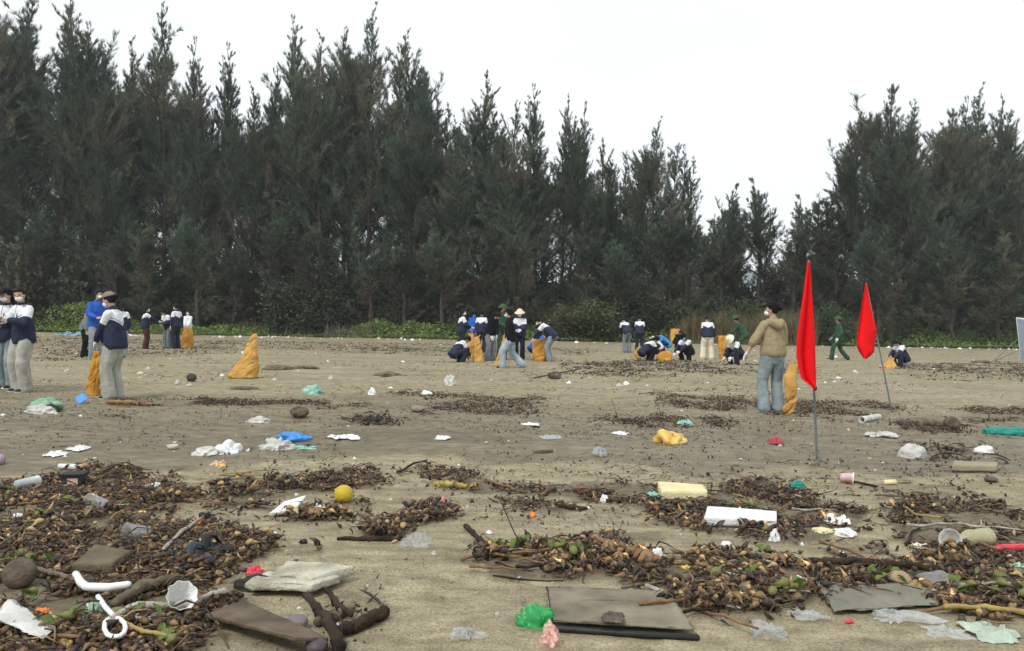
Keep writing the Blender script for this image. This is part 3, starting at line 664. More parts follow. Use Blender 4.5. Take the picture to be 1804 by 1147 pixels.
    mats = [top] if top != 'school' else [navy, white]; mi = None
    if top == 'school':
        c = V[F].mean(1); rel = c - hip; zz = rel @ up; xx = rel @ rt; yy = rel @ fw
        dT = np.hypot(xx / 1.15, yy) / .15; white_ = zz > (.33 - .10 * np.clip(1 - np.abs(xx) / .16, 0, 1)); best = dT.copy(); best[zz > .47] = .0
        stripe = np.abs(zz - (.33 - .10 * np.clip(1 - np.abs(xx) / .16, 0, 1)) - .030) < (.007 if near else 0)
        for sh, e_, hd in arms:
            for a_, b_, isU in ((sh, e_, 1), (e_, hd, 0)):
                t_ = np.clip(((c - a_) @ (b_ - a_)) / np.dot(b_ - a_, b_ - a_), 0, 1); dd = np.linalg.norm(c - a_ - t_[:, None] * (b_ - a_), axis=1) / .070
                k_ = dd < best; best[k_] = dd[k_]; white_[k_] = (t_[k_] < .62) if isU else False; stripe[k_] = False
        col_ = zz > .485; white_[col_] = False
        if near: # dark zip and front panels
            pan = (yy > .05) & (np.abs(np.abs(xx) - .045) < .013) & (zz > .22) & (zz < .36); white_[pan] = False
            white_[(yy > .05) & (np.abs(xx) < .006)] = False
        mi = (white_ & ~stripe).astype(int)
    link('hoodie' if hood else 'jacket', mesh('jacket', V, F, True, None, mats, mi), root)
    # head dress
    h_ = [ell(Hd(0, -.020, .018), (.084, .092, .104), 3, HM), ell(Hd(0, .03, .07), (.068, .058, .035), 2, HM)]
    if hair == 'bun': h_.append(ell(Hd(0, -.125, .02), (.042, .036, .042), 2, HM))
    if hair == 'pony': h_.append(tube([Hd(0, -.10, .0), Hd(0, -.15, -.06), Hd(0, -.13, -.18), Hd(0, -.10, -.26)], [.028, .036, .030, .012], 8))
    if hair == 'long': h_.append(tube([Hd(0, -.045, .03), Hd(0, -.062, -.08), Hd(0, -.07, -.20), Hd(0, -.055, -.34)], [.08, .088, .085, .055], 12, hr, [.055, .048, .04, .022]))
    link('hair', mesh('hair', *join(h_), True, None, [hairm]), root)
    for sg in (-1, 1): link('eye', mesh('eye', *ell(Hd(sg * .030, .0885, .008), (.013, .006, .006), 1, HM), True, None, [eyem]), root)
    if mask:
        mk_ = join([ell(Hd(0, .048, -.052), (.054, .062, .044), 3, HM), tube([Hd(-.05, .07, -.02), Hd(-.078, 0, .0)], .003, 4), tube([Hd(.05, .07, -.02), Hd(.078, 0, .0)], .003, 4)])
        link('face_mask', mesh('face_mask', *mk_, True, None, [maskm]), root)
    else: link('mouth', mesh('mouth', *ell(Hd(0, .078, -.060), (.022, .008, .006), 1, HM), True, None, [M('lips', (.30, .12, .10), .5, .1, 5, 0)]), root)
    if hat in ('cap_grey', 'cap_black'):
        cm = capb if hat == 'cap_grey' else black; a_ = np.linspace(0, 1, 7)
        dome = lathe([(.094 * math.cos(q * 1.57), .085 * math.sin(q * 1.57)) for q in a_] , 20)
        V_ = dome[0] * [1, 1.1, 1] @ HM.T + Hd(0, -.012, .045); brim = ell(Hd(0, .125, .045), (.070, .075, .009), 2, HM @ rotm(x=-.22))
        c_ = link('cap', mesh('cap', V_, dome[1], True, None, [cm]), root); link('peak', mesh('peak', *brim, True, None, [cm]), c_)
    if hat == 'helmet':
        prof = [(.150, -.004), (.152, .006), (.112, .030), (.108, .055), (.092, .090), (.055, .115), (.012, .124), (.010, .132), (0.0005, .133)]
        dome = lathe(prof, 24); V_ = dome[0] * [1, 1.15, 1] @ HM.T + Hd(0, -.01, .035)
        c_ = link('helmet', mesh('helmet', V_, dome[1], True, None, [helm]), root); link('badge', mesh('badge', *ell(Hd(0, .112, .10), (.014, .006, .014), 1, HM), True, None, [redd]), c_)
    if hat == 'hat':
        dome = lathe([(.175, -.01), (.172, .0), (.105, .045), (.088, .09), (.05, .12), (.0005, .125)], 20)
        V_ = dome[0] @ HM.T + Hd(0, -.005, .03); link('hat', mesh('hat', V_, dome[1], True, None, [hatc]), root)
    return root
sackm = M('orange_woven_sack', (.60, .32, .075), .7, .2, 4, .5, 90, spec=.15, trans=.12, col2=(.76, .45, .14))
sackd = M('deep_orange_woven_sack', (.58, .26, .04), .7, .2, 4, .5, 90, spec=.15, trans=.12, col2=(.72, .37, .08))
def sack(box_, rows, label, mat=None, thick=.34, dist=None, seed=1, group='orange waste sacks', rough=.045):
    # rows: (height 0..1, left 0..1, right 0..1) inside the bounding box of pixels
    x0, y0, x1, y1 = box_; c = gp((x0 + x1) / 2, y1) if dist is None else at((x0 + x1) / 2, y1, dist)[:2]; k = FPX / c[1]; W = (x1 - x0) / k; Ht = (y1 - y0) / k
    n = 64; a = np.arange(n) * 2 * np.pi / n; rows = np.array(rows, float); t = np.linspace(0, 1, 46); Lf = np.interp(t, rows[:, 0], rows[:, 1]); Rt = np.interp(t, rows[:, 0], rows[:, 2])
    V = []
    for i_, tt in enumerate(t):
        cx = ((Lf[i_] + Rt[i_]) / 2 - .5) * W; rx = (Rt[i_] - Lf[i_]) / 2 * W; ry = min(rx, thick * .5) * (1 - .55 * tt); ry = max(ry, .02)
        if i_ == 0: rx *= .9; ry *= .9
        V.append(np.stack([cx + np.sign(np.cos(a)) * np.abs(np.cos(a)) ** .8 * rx, np.sign(np.sin(a)) * np.abs(np.sin(a)) ** .8 * ry, np.full(n, tt * Ht)], 1))
    V = np.concatenate(V); F = []
    for i_ in range(45):
        for j in range(n): F.append((i_ * n + j, i_ * n + (j + 1) % n, (i_ + 1) * n + (j + 1) % n, (i_ + 1) * n + j))
    F = np.array(F); F = np.concatenate([F[:, [0, 1, 2]], F[:, [0, 2, 3]]])
    cap0 = len(V); V = np.concatenate([V, [[((Lf[0] + Rt[0]) / 2 - .5) * W, 0, .0]], [[((Lf[-1] + Rt[-1]) / 2 - .5) * W, 0, Ht * .93]]])
    F = np.concatenate([F, [(cap0, (j + 1) % n, j) for j in range(n)], [(cap0 + 1, 45 * n + j, 45 * n + (j + 1) % n) for j in range(n)]])
    nz_ = -ridge((V + (fbm(V * 4 + seed, 2, seed) - .5)[:, None] * .25) * [6, 6, 3.2] + seed * 5.1, 3, seed) ** 5 * rough * 1.1 - ridge((V @ rotm(y=.7).T) * [3, 3, 8] + seed, 2, seed + 5) ** 5 * rough * .8 + rough * .15
    cxv = np.interp(V[:, 2], t * Ht, ((Lf + Rt) / 2 - .5) * W); d = V - np.stack([cxv, V[:, 1] * 0, V[:, 2]], 1); d /= np.linalg.norm(d, axis=1)[:, None] + 1e-6
    V = V + d * nz_[:, None]; V[:, 2] = np.maximum(V[:, 2], 0)
    return link('orange_sack', mesh('orange_sack', V, F, True, None, [mat or sackm]), None, (c[0], c[1], gz(*c) - .005), (0, 0, 0), label, 'sack', group)
# left group
person(14, 691, 1.60, 165, 'person in a black cap and white mask, half hidden behind the masked student', hair='pony', hat='cap_black', pants=blueg, hL=(-.12, .26, 1.02), hR=(.08, .30, 1.02), near=True, dist=13.0, heady=10, headp=6)
person(40, 691, 1.62, 155, 'person with black ponytail and white mask folding hands, pale khaki jeans, at the left edge', hair='pony', pants=khaki, hL=(-.06, .28, 1.13), hR=(.12, .26, 1.12), near=True, gloves=True, wide=1.25, heady=35, headp=8)
person(170, 636, 1.86, 225, 'person in a plain blue pullover with white mask, behind the one in the grey cap', top=blue, pants=blueg, hair='short', hL=(-.1, .28, 1.0), hR=(.1, .3, 1.0), heady=20)
person(152, 628, 1.62, 250, 'person bending down with black trousers, mostly hidden behind the blue pullover', top=grayj, pants=black, lean=28, hair='short', headp=20)
person(202, 697, 1.63, 88, 'person in a grey brown cap holding a narrow orange sack', hair='bun', hat='cap_grey', pants=khaki, hL=(-.02, .34, .78), hR=(.10, .33, .76), near=True, gloves=True, headp=12, heady=4, wide=1.15, lean=6)
sack((153, 613, 179, 693), [(0, .0, .92), (.25, .0, .95), (.5, .1, .97), (.8, .25, 1), (1, .45, .95)], 'narrow orange sack held by the person in the grey brown cap', sackd, seed=2)
person(213, 625, 1.58, 20, 'person with black ponytail and blue jeans, behind the one in the grey brown cap', hair='pony', pants=blueg, mask=False)
person(255, 614, 1.55, 300, 'person in maroon trousers reaching out an arm, at the left', hair='long', pants=maroon, hR=(.10, .48, 1.05), wide=1.25, gloves=True)
person(296, 614, 1.50, 150, 'person with lowered head and grey trousers, left of the one in navy trousers', hair='long', pants=grayj, lean=18, headp=30, mask=False, hL=(-.05, .3, .95), hR=(.05, .3, .95))
person(311, 615, 1.62, 70, 'person with white mask and dark navy trousers, left of a full orange sack', hair='bun', pants=navyp, gloves=True)
person(331, 613, 1.45, 180, 'person in a plain white shirt standing behind a full orange sack at the left', top=white, pants=grayj, hair='short', hL=(-.08, .25, .75), hR=(.08, .25, .75), dist=36)
sack((320, 577, 341, 614), [(0, .05, .95), (.4, 0, 1), (.8, .05, .95), (1, .2, .9)], 'full orange sack before the person in the plain white shirt', sackd, seed=3)
sack((401, 588, 456, 667), [(0, .02, .95), (.08, .0, .93), (.2, .15, 1.0), (.4, .38, .96), (.6, .52, .95), (.8, .62, .95), (.95, .68, .93), (1, .74, .93)], 'lone orange sack standing upright on bare sand', sackm, thick=.5, seed=4)
# centre group
person(812, 626, 1.62, 290, 'person with long black hair holding up an orange sack behind the crouching one', hair='long', pants=navyp, hL=(-.02, .32, .92), hR=(.10, .32, 1.0), gloves=True, heady=-20)
sack((823, 569, 837, 612), [(0, .1, .9), (.5, 0, 1), (1, .1, .8)], 'limp orange sack lifted by the long haired person with a white mask', sackm, seed=5, dist=27)
person(834, 621, 1.62, 350, 'person in blue jacket seen from behind, beside the long haired one with a mask', top=blue, pants=grayj, hair='short', mask=False)
person(847, 622, 1.60, 345, 'person in white yoked jacket seen from behind, next to the blue jacket', pants=navyp, hair='short', mask=False)
person(806, 637, 1.60, 300, 'person crouching with long hair hanging down, lowest of the centre group', hair='long', pants=navyp, hip=(0, -.12, .30), lean=38, headp=35, fL=(-.13, .12, .07), fR=(.13, .08, .07), hL=(-.1, .42, .12), hR=(.1, .40, .15), mask=False)
sack((831, 589, 853, 637), [(0, .1, 1), (.2, .08, .95), (.5, .1, .8), (.7, .1, .75), (.85, .05, .65), (1, .6, .72)], 'orange sack with a pointed top beside the crouching person of the centre group', sackm, seed=6)
person(862, 636, 1.62, 230, 'person in black bending forward with hair over the face and grey jeans', top=black, pants=grayj, hair='long', lean=22, headp=40, hL=(-.05, .25, .72), hR=(.12, .2, .68), gloves=True, mask=False, wide=1.1)
person(882, 634, 1.72, 225, 'soldier in green camouflage and round green helmet amid the centre group', top=greenu, pants=greenu, hair='short', hat='helmet', mask=False, hL=(-.06, .30, 1.0), hR=(.14, .32, 1.02), gloves=True)
person(899, 648, 1.62, 95, 'person in black jacket and black cap striding left in pale blue jeans', top=black, pants=lightj, hair='bun', hat='cap_black', lean=6, hip=(0, 0, .83), fL=(-.08, .22, .07), fR=(.08, -.34, .13), hR=(.20, -.06, .68), hL=(-.18, .1, .68), wide=1.15, bend=(0, 1, .1))
sack((870, 585, 893, 646), [(0, .0, .8), (.2, .1, .9), (.5, .35, .9), (.8, .6, .95), (1, .75, .9)], 'orange sack dragged by the striding person in pale blue jeans', sackm, seed=7)
person(915, 633, 1.60, 170, 'person in a cream brimmed hat with white mask, right of the striding one', hair='short', hat='hat', pants=navyp, hL=(-.08, .30, .98), hR=(.10, .30, .96), gloves=True, headp=14)
person(943, 634, 1.55, 300, 'person in blue crouching behind a bulging orange sack', top=blue, pants=navyp, hair='short', lean=45, hip=(0, -.1, .42), headp=30, fL=(-.13, .12, .07), fR=(.13, .08, .07), hL=(-.1, .42, .4), hR=(.1, .40, .4), dist=25.5, mask=False)
sack((937, 597, 963, 637), [(0, .1, .9), (.15, .0, .97), (.6, .02, 1.0), (.9, .02, .98), (1, .05, .95)], 'bulging wide orange sack held open by the person leaning over it', sackd, thick=.6, seed=8)
person(970, 638, 1.60, 80, 'person in a dark cap and blue jeans leaning left over a bulging sack', hair='short', hat='cap_black', pants=blueg, lean=48, hip=(0, -.05, .84), headp=-5, hL=(-.1, .62, .62), hR=(.12, .55, .58), gloves=True)
# right group
person(1105, 622, 1.60, 20, 'person bending forward in grey jeans, left one of two seen from behind', hair='short', pants=grayj, lean=40, hL=(-.1, .5, .7), hR=(.1, .5, .7), mask=False)
person(1126, 620, 1.58, 350, 'person in navy trousers seen from behind holding a tilted orange sack', hair='short', pants=navyp, lean=20, headp=25, hL=(-.12, .3, .8), hR=(.14, .05, .66), mask=False, gloves=True)
sack((1116, 592, 1136, 617), [(0, .40, .62), (.45, .0, 1.0), (.55, .02, .98), (1, .45, .62)], 'tilted diamond shaped orange sack hanging from a hand', sackm, thick=.2, seed=9, dist=27, rough=.02)
person(1139, 636, 1.60, 285, 'person crouching in black trousers left of the orange sack lying on the ground', hair='long', pants=black, hip=(0, -.14, .30), lean=42, headp=20, fL=(-.13, .12, .07), fR=(.13, .08, .07), hL=(-.1, .48, .18), hR=(.1, .46, .2), mask=False)
person(1157, 624, 1.55, 110, 'person crouching with a white hood behind the orange sack lying on the ground', top=white, pants=navyp, hair='short', hip=(0, -.1, .32), lean=40, headp=20, fL=(-.13, .12, .07), fR=(.13, .08, .07), hL=(-.1, .45, .3), hR=(.1, .4, .3))
person(1172, 620, 1.60, 100, 'person crouching in a bright blue jacket facing left', top=cyan, pants=navyp, hair='short', hip=(0, -.12, .34), lean=45, headp=10, fL=(-.13, .12, .07), fR=(.13, .08, .07), hL=(-.1, .50, .12), hR=(.1, .5, .10), mask=False)
sack((1156, 620, 1184, 637), [(0, .05, .95), (.4, .0, 1.0), (.8, .15, .98), (1, .4, .8)], 'orange sack lying on the ground between two crouching people', sackd, thick=.4, seed=10)
sack((1180, 578, 1198, 608), [(0, .1, .9), (.5, 0, 1), (.9, .05, 1), (1, .1, .95)], 'upright orange sack farther back behind the bright blue jacket', sackm, seed=11)
person(1193, 612, 1.58, 200, 'person in black crouching behind the middle crouching one in the right half', top=black, pants=black, hair='short', hip=(0, -.12, .34), lean=35, headp=15, fL=(-.13, .12, .07), fR=(.13, .08, .07), mask=False, hL=(-.1, .4, .3), hR=(.1, .4, .3))
person(1210, 636, 1.60, 140, 'person with grey cap crouching, face to the camera, one hand reaching down', hair='short', hat='cap_black', pants=black, hip=(0, -.14, .32), lean=38, headp=5, fL=(-.14, .12, .07), fR=(.14, .08, .07), hL=(.16, .42, .22), hR=(.30, .40, .18), gloves=True)
person(1246, 633, 1.58, 355, 'person in cream wide trousers seen from behind beside an open orange sack', hair='short', pants=cream, lean=18, headp=25, hR=(.30, .22, .75), hL=(-.16, .15, .72), wide=1.3, fL=(-.16, .02, .07), fR=(.16, 0, .07), mask=False)
sack((1263, 592, 1285, 634), [(0, .15, .75), (.3, .12, .85), (.7, .05, .95), (1, .0, 1.0)], 'open orange sack at the right hand of the person in cream trousers', sackd, thick=.5, seed=12)
person(1306, 628, 1.72, 75, 'soldier in green bending left with a green helmet, left of the tan hoodie', top=greenu, pants=greenu, hair='short', hat='helmet', lean=32, hip=(0, -.1, .82), headp=-8, hL=(-.1, .42, .8), hR=(.1, .5, .75), mask=False, gloves=True)
person(1297, 643, 1.60, 120, 'person in a white hat crouching left of the tan hoodie', hair='short', hat='hat', pants=navyp, hip=(0, -.14, .32), lean=36, headp=28, fL=(-.16, .12, .07), fR=(.16, .08, .07), hL=(-.1, .42, .10), hR=(.2, .40, .10), gloves=True)
person(1360, 725, 1.60, 15, 'person in a tan hoodie and grey blue jeans seen from behind, nearest to the flags', top=tan, pants=blueg, hair='bun', hat='cap_black', near=True, gloves=True, hood=True, hL=(-.46, .05, .80), hR=(.17, .14, .84), sleeve=.45, heady=50, skirt=-.05, lean=3, fL=(-.13, .0, .07), fR=(.11, .0, .07), wide=1.05)
sack((1377, 634, 1405, 723), [(0, .12, .62), (.12, .05, .8), (.3, .1, 1.0), (.5, .2, 1.0), (.75, .1, .85), (.9, .3, .9), (1, .35, .85)], 'tall orange sack at the right hand of the person in the tan hoodie', sackm, thick=.26, seed=13, dist=11.6, rough=.075)
person(1478, 634, 1.66, 85, 'soldier in green walking to the left between the two red flags', top=greenu, pants=greenu, hair='short', hat='helmet', hip=(0, 0, .82), fL=(-.08, .30, .08), fR=(.08, -.34, .10), hL=(-.22, .12, .80), hR=(.22, .18, .82), gloves=True, mask=False)
person(1586, 646, 1.58, 110, 'person crouching with long black hair beside an orange sack at the right', hair='long', pants=navyp, hip=(0, -.16, .30), lean=30, headp=30, fL=(-.13, .12, .07), fR=(.13, .08, .07), hL=(-.1, .38, .3), hR=(.1, .40, .3), mask=False)
sack((1552, 624, 1582, 647), [(0, .0, 1.0), (.2, .08, .92), (.6, .35, .75), (1, .52, .62)], 'collapsed pointed orange sack on the sand in front of the crouching person at the right', sackm, thick=.5, seed=14)

# ------------------------------------------------------------------ flags, easel
redm = M('red_flag_cloth', (.86, .010, .014), .75, .04, 3, .1, spec=.1, trans=.18); polem = M('grey_metal_pole', (.17, .19, .20), .45, .2, 20, .1)
def flag(label, base, top, dist, rows, folds, seed, star=None):
    r_ = thing('flag', label, 'flag', at(base[0], base[1], dist)); r_.location[2] = gz(r_.location[0], dist) - .05
    o = np.array(r_.location); P0 = np.array([0, 0, 0.]); P1 = at(top[0], top[1], dist) - o
    link('pole', mesh('pole', *tube([P0, P0 * .5 + P1 * .5, P1], [.0115, .011, .0095], 10), True, None, [polem]), r_)
    rows = np.array(rows, float); ys_ = np.linspace(rows[0, 0], rows[-1, 0], 60); nx = 26; V = []
    for k, y in enumerate(ys_):
        xl = np.interp(y, rows[:, 0], rows[:, 1]); xr = np.interp(y, rows[:, 0], rows[:, 2]); q = k / 59
        for j in range(nx):
            s = j / (nx - 1); x = xl + (xr - xl) * (s + .17 * math.sin(s * folds * 6.283 + seed + q * 1.5) * math.sin(s * 3.1416))
            d = dist - .035 - (.06 + .16 * q) * abs(math.sin(s * folds * 3.5 + seed + q * .8)) * (1 - s * s)
            V.append(at(x, y, d) - o + [0, 0, 0])
    V = np.array(V); i = (np.arange(59)[:, None] * nx + np.arange(nx - 1)[None]).ravel(); F = np.stack([i, i + 1, i + 1 + nx, i + nx], 1)
    f = link('flag_cloth', mesh('flag_cloth', V, F, True, None, [redm]), r_); sd_ = f.modifiers.new('thickness', 'SOLIDIFY'); sd_.thickness = .004
    link('tie', mesh('tie', *tube([at(rows[-1][2] if False else tie_[0], tie_[1] - 2, dist) - o, at(tie_[0] + .3, tie_[1] + 2, dist) - o], [.017, .017], 8), True, None, [black]), r_)
    return r_, o
tie_ = (1436, 684)
flag('larger nearer red flag hanging on a grey pole stuck in the sand', (1440, 804), (1424.5, 459), 7.75,
     [(461, 1423, 1426), (480, 1420.5, 1427.5), (520, 1415, 1430), (560, 1409, 1433), (600, 1403.5, 1435), (625, 1402.5, 1436), (650, 1407, 1436.5), (668, 1412, 1437), (677, 1424, 1437), (686, 1434, 1437)], .9, 1.0)
tie_ = (1543.5, 583)
flag('smaller farther red flag on a leaning grey pole', (1573, 727), (1526, 499), 12.0,
     [(500, 1525, 1527), (520, 1521, 1530), (545, 1517, 1535), (570, 1513, 1541), (583, 1511.5, 1544.5), (600, 1509, 1541), (610, 1509, 1540), (620, 1514, 1540), (627, 1519, 1533), (632, 1522, 1526)], .8, 2.4)
ea = thing('easel', 'white framed board on a thin metal easel at the right edge', 'easel', (at(1798, 636, 30.5)[0], 30.5, 0)); o_ = np.array(ea.location)
bd = np.array([[.02, -.04, .02], [.15, -.75, .0], [-.07, -.75, 1.62], [-.20, -.04, 1.70]])
def slab4(q, th):
    q = np.array(q, float); n_ = unit(np.cross(q[1] - q[0], q[3] - q[0])) * th; V = np.concatenate([q, q + n_]); F = [(0, 3, 2, 1), (4, 5, 6, 7)] + [(i, (i + 1) % 4, (i + 1) % 4 + 4, i + 4) for i in range(4)]; return V, np.array(F)
link('board', mesh('board', *slab4(bd, .03), False, None, [M('blue_grey_board', (.30, .36, .46), .5, .1, 4, 0)]), ea)
for a_, b_ in ((0, 1), (1, 2), (2, 3), (3, 0)): link('frame', mesh('frame', *tube([bd[a_], bd[b_]], .035, 6), True, None, [M('white_frame', (.72, .73, .74), .5, .06, 5, 0)]), ea)
for a_, b_ in (((-.16, .02, .85), (-.75, .5, .0)), ((-.05, .0, .5), (-.62, .65, .0))): link('leg', mesh('leg', *tube([a_, b_], .016, 6), True, None, [polem]), ea)

# ------------------------------------------------------------------ litter pieces
m_lit = MA('dried_plant_litter', .55, .35, .3, 45, 0, .25)
rng = np.random.default_rng(5)
def spindle(n=6, m=5, bend=.15, fat=1.0, neck=.3):
    t = np.linspace(0, 1, m + 2)[1:-1]; V = [[0, 0, 0]]
    for q in t:
        r = fat * .5 * math.sin(math.pi * q ** .75) ** .85
        for j in range(n):
            a = j * 2 * math.pi / n; V.append([math.cos(a) * r * .42, math.sin(a) * r * .42 + bend * math.sin(math.pi * q), q])
    V.append([0, 0, 1 + neck]); V = np.array(V); F = []
    for j in range(n): F.append((0, 1 + (j + 1) % n, 1 + j))
    for i in range(m - 1):
        for j in range(n):
            a, b_, c, d = 1 + i * n + j, 1 + i * n + (j + 1) % n, 1 + (i + 1) * n + j, 1 + (i + 1) * n + (j + 1) % n
            F += [(a, b_, d), (a, d, c)]
    e = len(V) - 1; base_ = 1 + (m - 1) * n
    for j in range(n): F.append((base_ + j, base_ + (j + 1) % n, e))
    return V - [0, 0, .5], np.array(F)
BULB = [spindle(6, 4, .1, 1.3, .35), spindle(6, 4, .25, .95, .6), spindle(6, 4, .05, 1.7, .15)]
SPIN = [spindle(4, 2, .15, .8, .3), spindle(4, 2, .4, .5, .4), spindle(4, 2, .0, 1.2, .1)]
TWIG = [spindle(4, 3, .12, .14, .05), spindle(4, 3, .35, .12, .05)]
def curl(seed):
    r2 = np.random.default_rng(seed); V = []; n = 5
    for i in range(n):
        t = i / (n - 1); w_ = .22 * math.sin(math.pi * (t * .85 + .1)); a = t * 1.6
        for sgn in (-1, 0, 1): V.append([sgn * w_, t - .5, .28 * math.sin(a * 1.6) + abs(sgn) * .14 + r2.normal(0, .03)])
    F = []
    for i in range(n - 1):
        for j in range(2):
            a, b_, c, d = i * 3 + j, i * 3 + j + 1, i * 3 + 3 + j, i * 3 + 4 + j; F += [(a, b_, d), (a, d, c)]
    return np.array(V), np.array(F)
CURL = [curl(1), curl(2), curl(3)]
COLS = {'bulb': [(.12, .070, .034), (.19, .115, .052), (.062, .038, .024), (.33, .215, .095), (.034, .024, .018), (.40, .27, .12), (.13, .15, .04)],
        'dark': [(.036, .023, .016), (.070, .040, .025), (.12, .070, .040), (.024, .018, .014), (.22, .14, .075), (.36, .27, .17)],
        'twig': [(.13, .095, .065), (.055, .040, .030), (.17, .13, .09), (.035, .026, .02)]}
CW = {'bulb': [.26, .16, .24, .06, .24, .03, .01], 'dark': [.22, .24, .2, .12, .15, .07], 'twig': [.3, .3, .15, .25]}
def randrot(n, rng, flat=.5):
    az = rng.uniform(0, 6.283, n); el = rng.normal(0, flat, n); ro = rng.uniform(0, 6.283, n)
    d = np.stack([np.cos(az) * np.cos(el), np.sin(az) * np.cos(el), np.sin(el)], 1)
    s = np.stack([-np.sin(az), np.cos(az), az * 0], 1); u_ = np.cross(d, s)
    a = s * np.cos(ro)[:, None] + u_ * np.sin(ro)[:, None]; b_ = np.cross(d, a); return np.stack([a, b_, d], 2)      # local z along d
def scatter(T, P, size, rng, cols, flat=.5):
    V, F = T; n = len(P); Rm = randrot(n, rng, flat); W = np.einsum('nij,vj->nvi', Rm, V) * size[:, None, None] + P[:, None]
    Fi = F[None] + (np.arange(n) * len(V))[:, None, None]
    shade = (.8 + .4 * np.linspace(0, 1, len(V)))[None, :, None] * cols[:, None]
    return W.reshape(-1, 3), Fi.reshape(-1, 3), shade.reshape(-1, 3)
def pick(kind, n, rng):
    c = np.array(COLS[kind])[rng.choice(len(COLS[kind]), n, p=CW[kind])]; return c * rng.uniform(.65, 1.35, (n, 1))
def bank(P, kind, far, rng, k=1.0):
    """mixed litter at points P; far = fewer triangles"""
    n = len(P); out = []; t = rng.random(n)
    if kind == 'bulb': sh = [(BULB, .72, .041), (CURL, .06, .045), (TWIG, .22, .15)]
    elif kind == 'dark': sh = [(BULB, .54, .034), (CURL, .08, .042), (TWIG, .38, .12)]
    else: sh = [(SPIN, .35, .06), (CURL, .20, .07), (TWIG, .45, .20)]
    a = 0
    for Ts, f, sz in sh:
        q = np.where((t >= a) & (t < a + f))[0]; a += f
        if far and Ts is BULB: Ts = SPIN
        for T, ii in zip(Ts, np.array_split(q, len(Ts))):
            if len(ii) == 0: continue
            size = sz * k * rng.uniform(.55, 1.4, len(ii)); fl = .45 if (Ts is BULB or Ts is SPIN) else .22
            cc = pick(kind, len(ii), rng)
            if Ts is not BULB and Ts is not SPIN: cc = cc * .75
            out.append(scatter(T, P[ii], size, rng, cc, fl))
    n0 = 0; Vs, Fs, Cs = [], [], []
    for V, F, c in out: Vs.append(V); Fs.append(F + n0); Cs.append(c); n0 += len(V)
    return np.concatenate(Vs), np.concatenate(Fs), np.concatenate(Cs)
# free ground kept for the large pieces: none; litter passes under and over them
for zi, (Pz, dn, hh, kind) in enumerate(ZW):
    x0, y0 = Pz.min(0) - .5; x1, y1 = Pz.max(0) + .5; A = (x1 - x0) * (y1 - y0); n = int(A * dn * (1.45 if kind == 'bulb' else 1.25 if y0 < 6.5 else 2.0))
    x = rng.uniform(x0, x1, n); y = rng.uniform(y0, y1, n); wx, wy = warp(x, y); jit = rng.normal(0, 1, (2, n)) * (.03 + .010 * y) * (rng.random(n) < .55); k = inpoly(wx + jit[0], wy + jit[1] * 1.3, Pz)
    far = y0 > 6.5
    sc_ = 1.0 if not far else 1.25
    cl = fbm(xy3(x, y) * (3.2 if not far else 1.6), 3, 60 + zi); thr = ((.415 if zi == 0 else (.47 + .13 * fbm(xy3(x, y) * 1.4, 2, 5)) if zi in (10, 11) else .45) if kind == 'bulb' else (.475 if not far else .475) if kind == 'dark' else .45) + .12 * (rng.random(n) - .5)
    k &= cl > thr; x, y, cl = x[k], y[k], cl[k]
    if len(x) == 0: continue
    thr = .40; pile = hh * .5 * np.clip((cl - thr) * 7, .1, 1.3); z = height(x, y) + pile * rng.random(len(x)) ** .8 + .008

    V, F, c = bank(np.stack([x, y, z], 1), kind, far, rng, sc_)
    link('plant_litter', mesh('plant_litter', V, F, True, c, [m_lit]), kind='stuff', label=('drift of dried hyacinth bulbs and roots' if kind == 'bulb' else 'dark drift of roots and dead leaves' if kind == 'dark' else 'thin drift of twigs') + (', in the front' if y1 < 6 else ', in the middle' if y1 < 14 else ', far back') + (' at the left' if (x0 + x1) / 2 < -.18 * y0 else ' at the right' if (x0 + x1) / 2 > .22 * y0 else ' near the centre'), cat='plant litter')
# thin scatter everywhere
def thin(n, dmin, dmax, seed, k=1.0, name='scattered_litter'):
    r2 = np.random.default_rng(seed); d = np.exp(r2.uniform(math.log(dmin), math.log(dmax), n)); px = r2.uniform(-250, 2050, n); x = (px - 902) / FPX * d
    cl = fbm(np.stack([x * .5, d * .5, x * 0], 1), 4, seed); q = cl > .50; x, d = x[q], d[q]
    V, F, c = bank(np.stack([x, d, height(x, d) + .004], 1), 'dark' if dmin > 5 else 'twig', True, r2, k)
    link(name, mesh(name, V, F, True, c, [m_lit]), kind='stuff', label='thin scatter of twigs and leaf crumbs over the sand', cat='plant litter')
thin(3600, 3.0, 8, 71, .22); thin(9000, 6.5, 17, 72, .75); thin(6500, 5.0, 12, 74, .45); thin(11500, 14, 47, 73, 1.35)

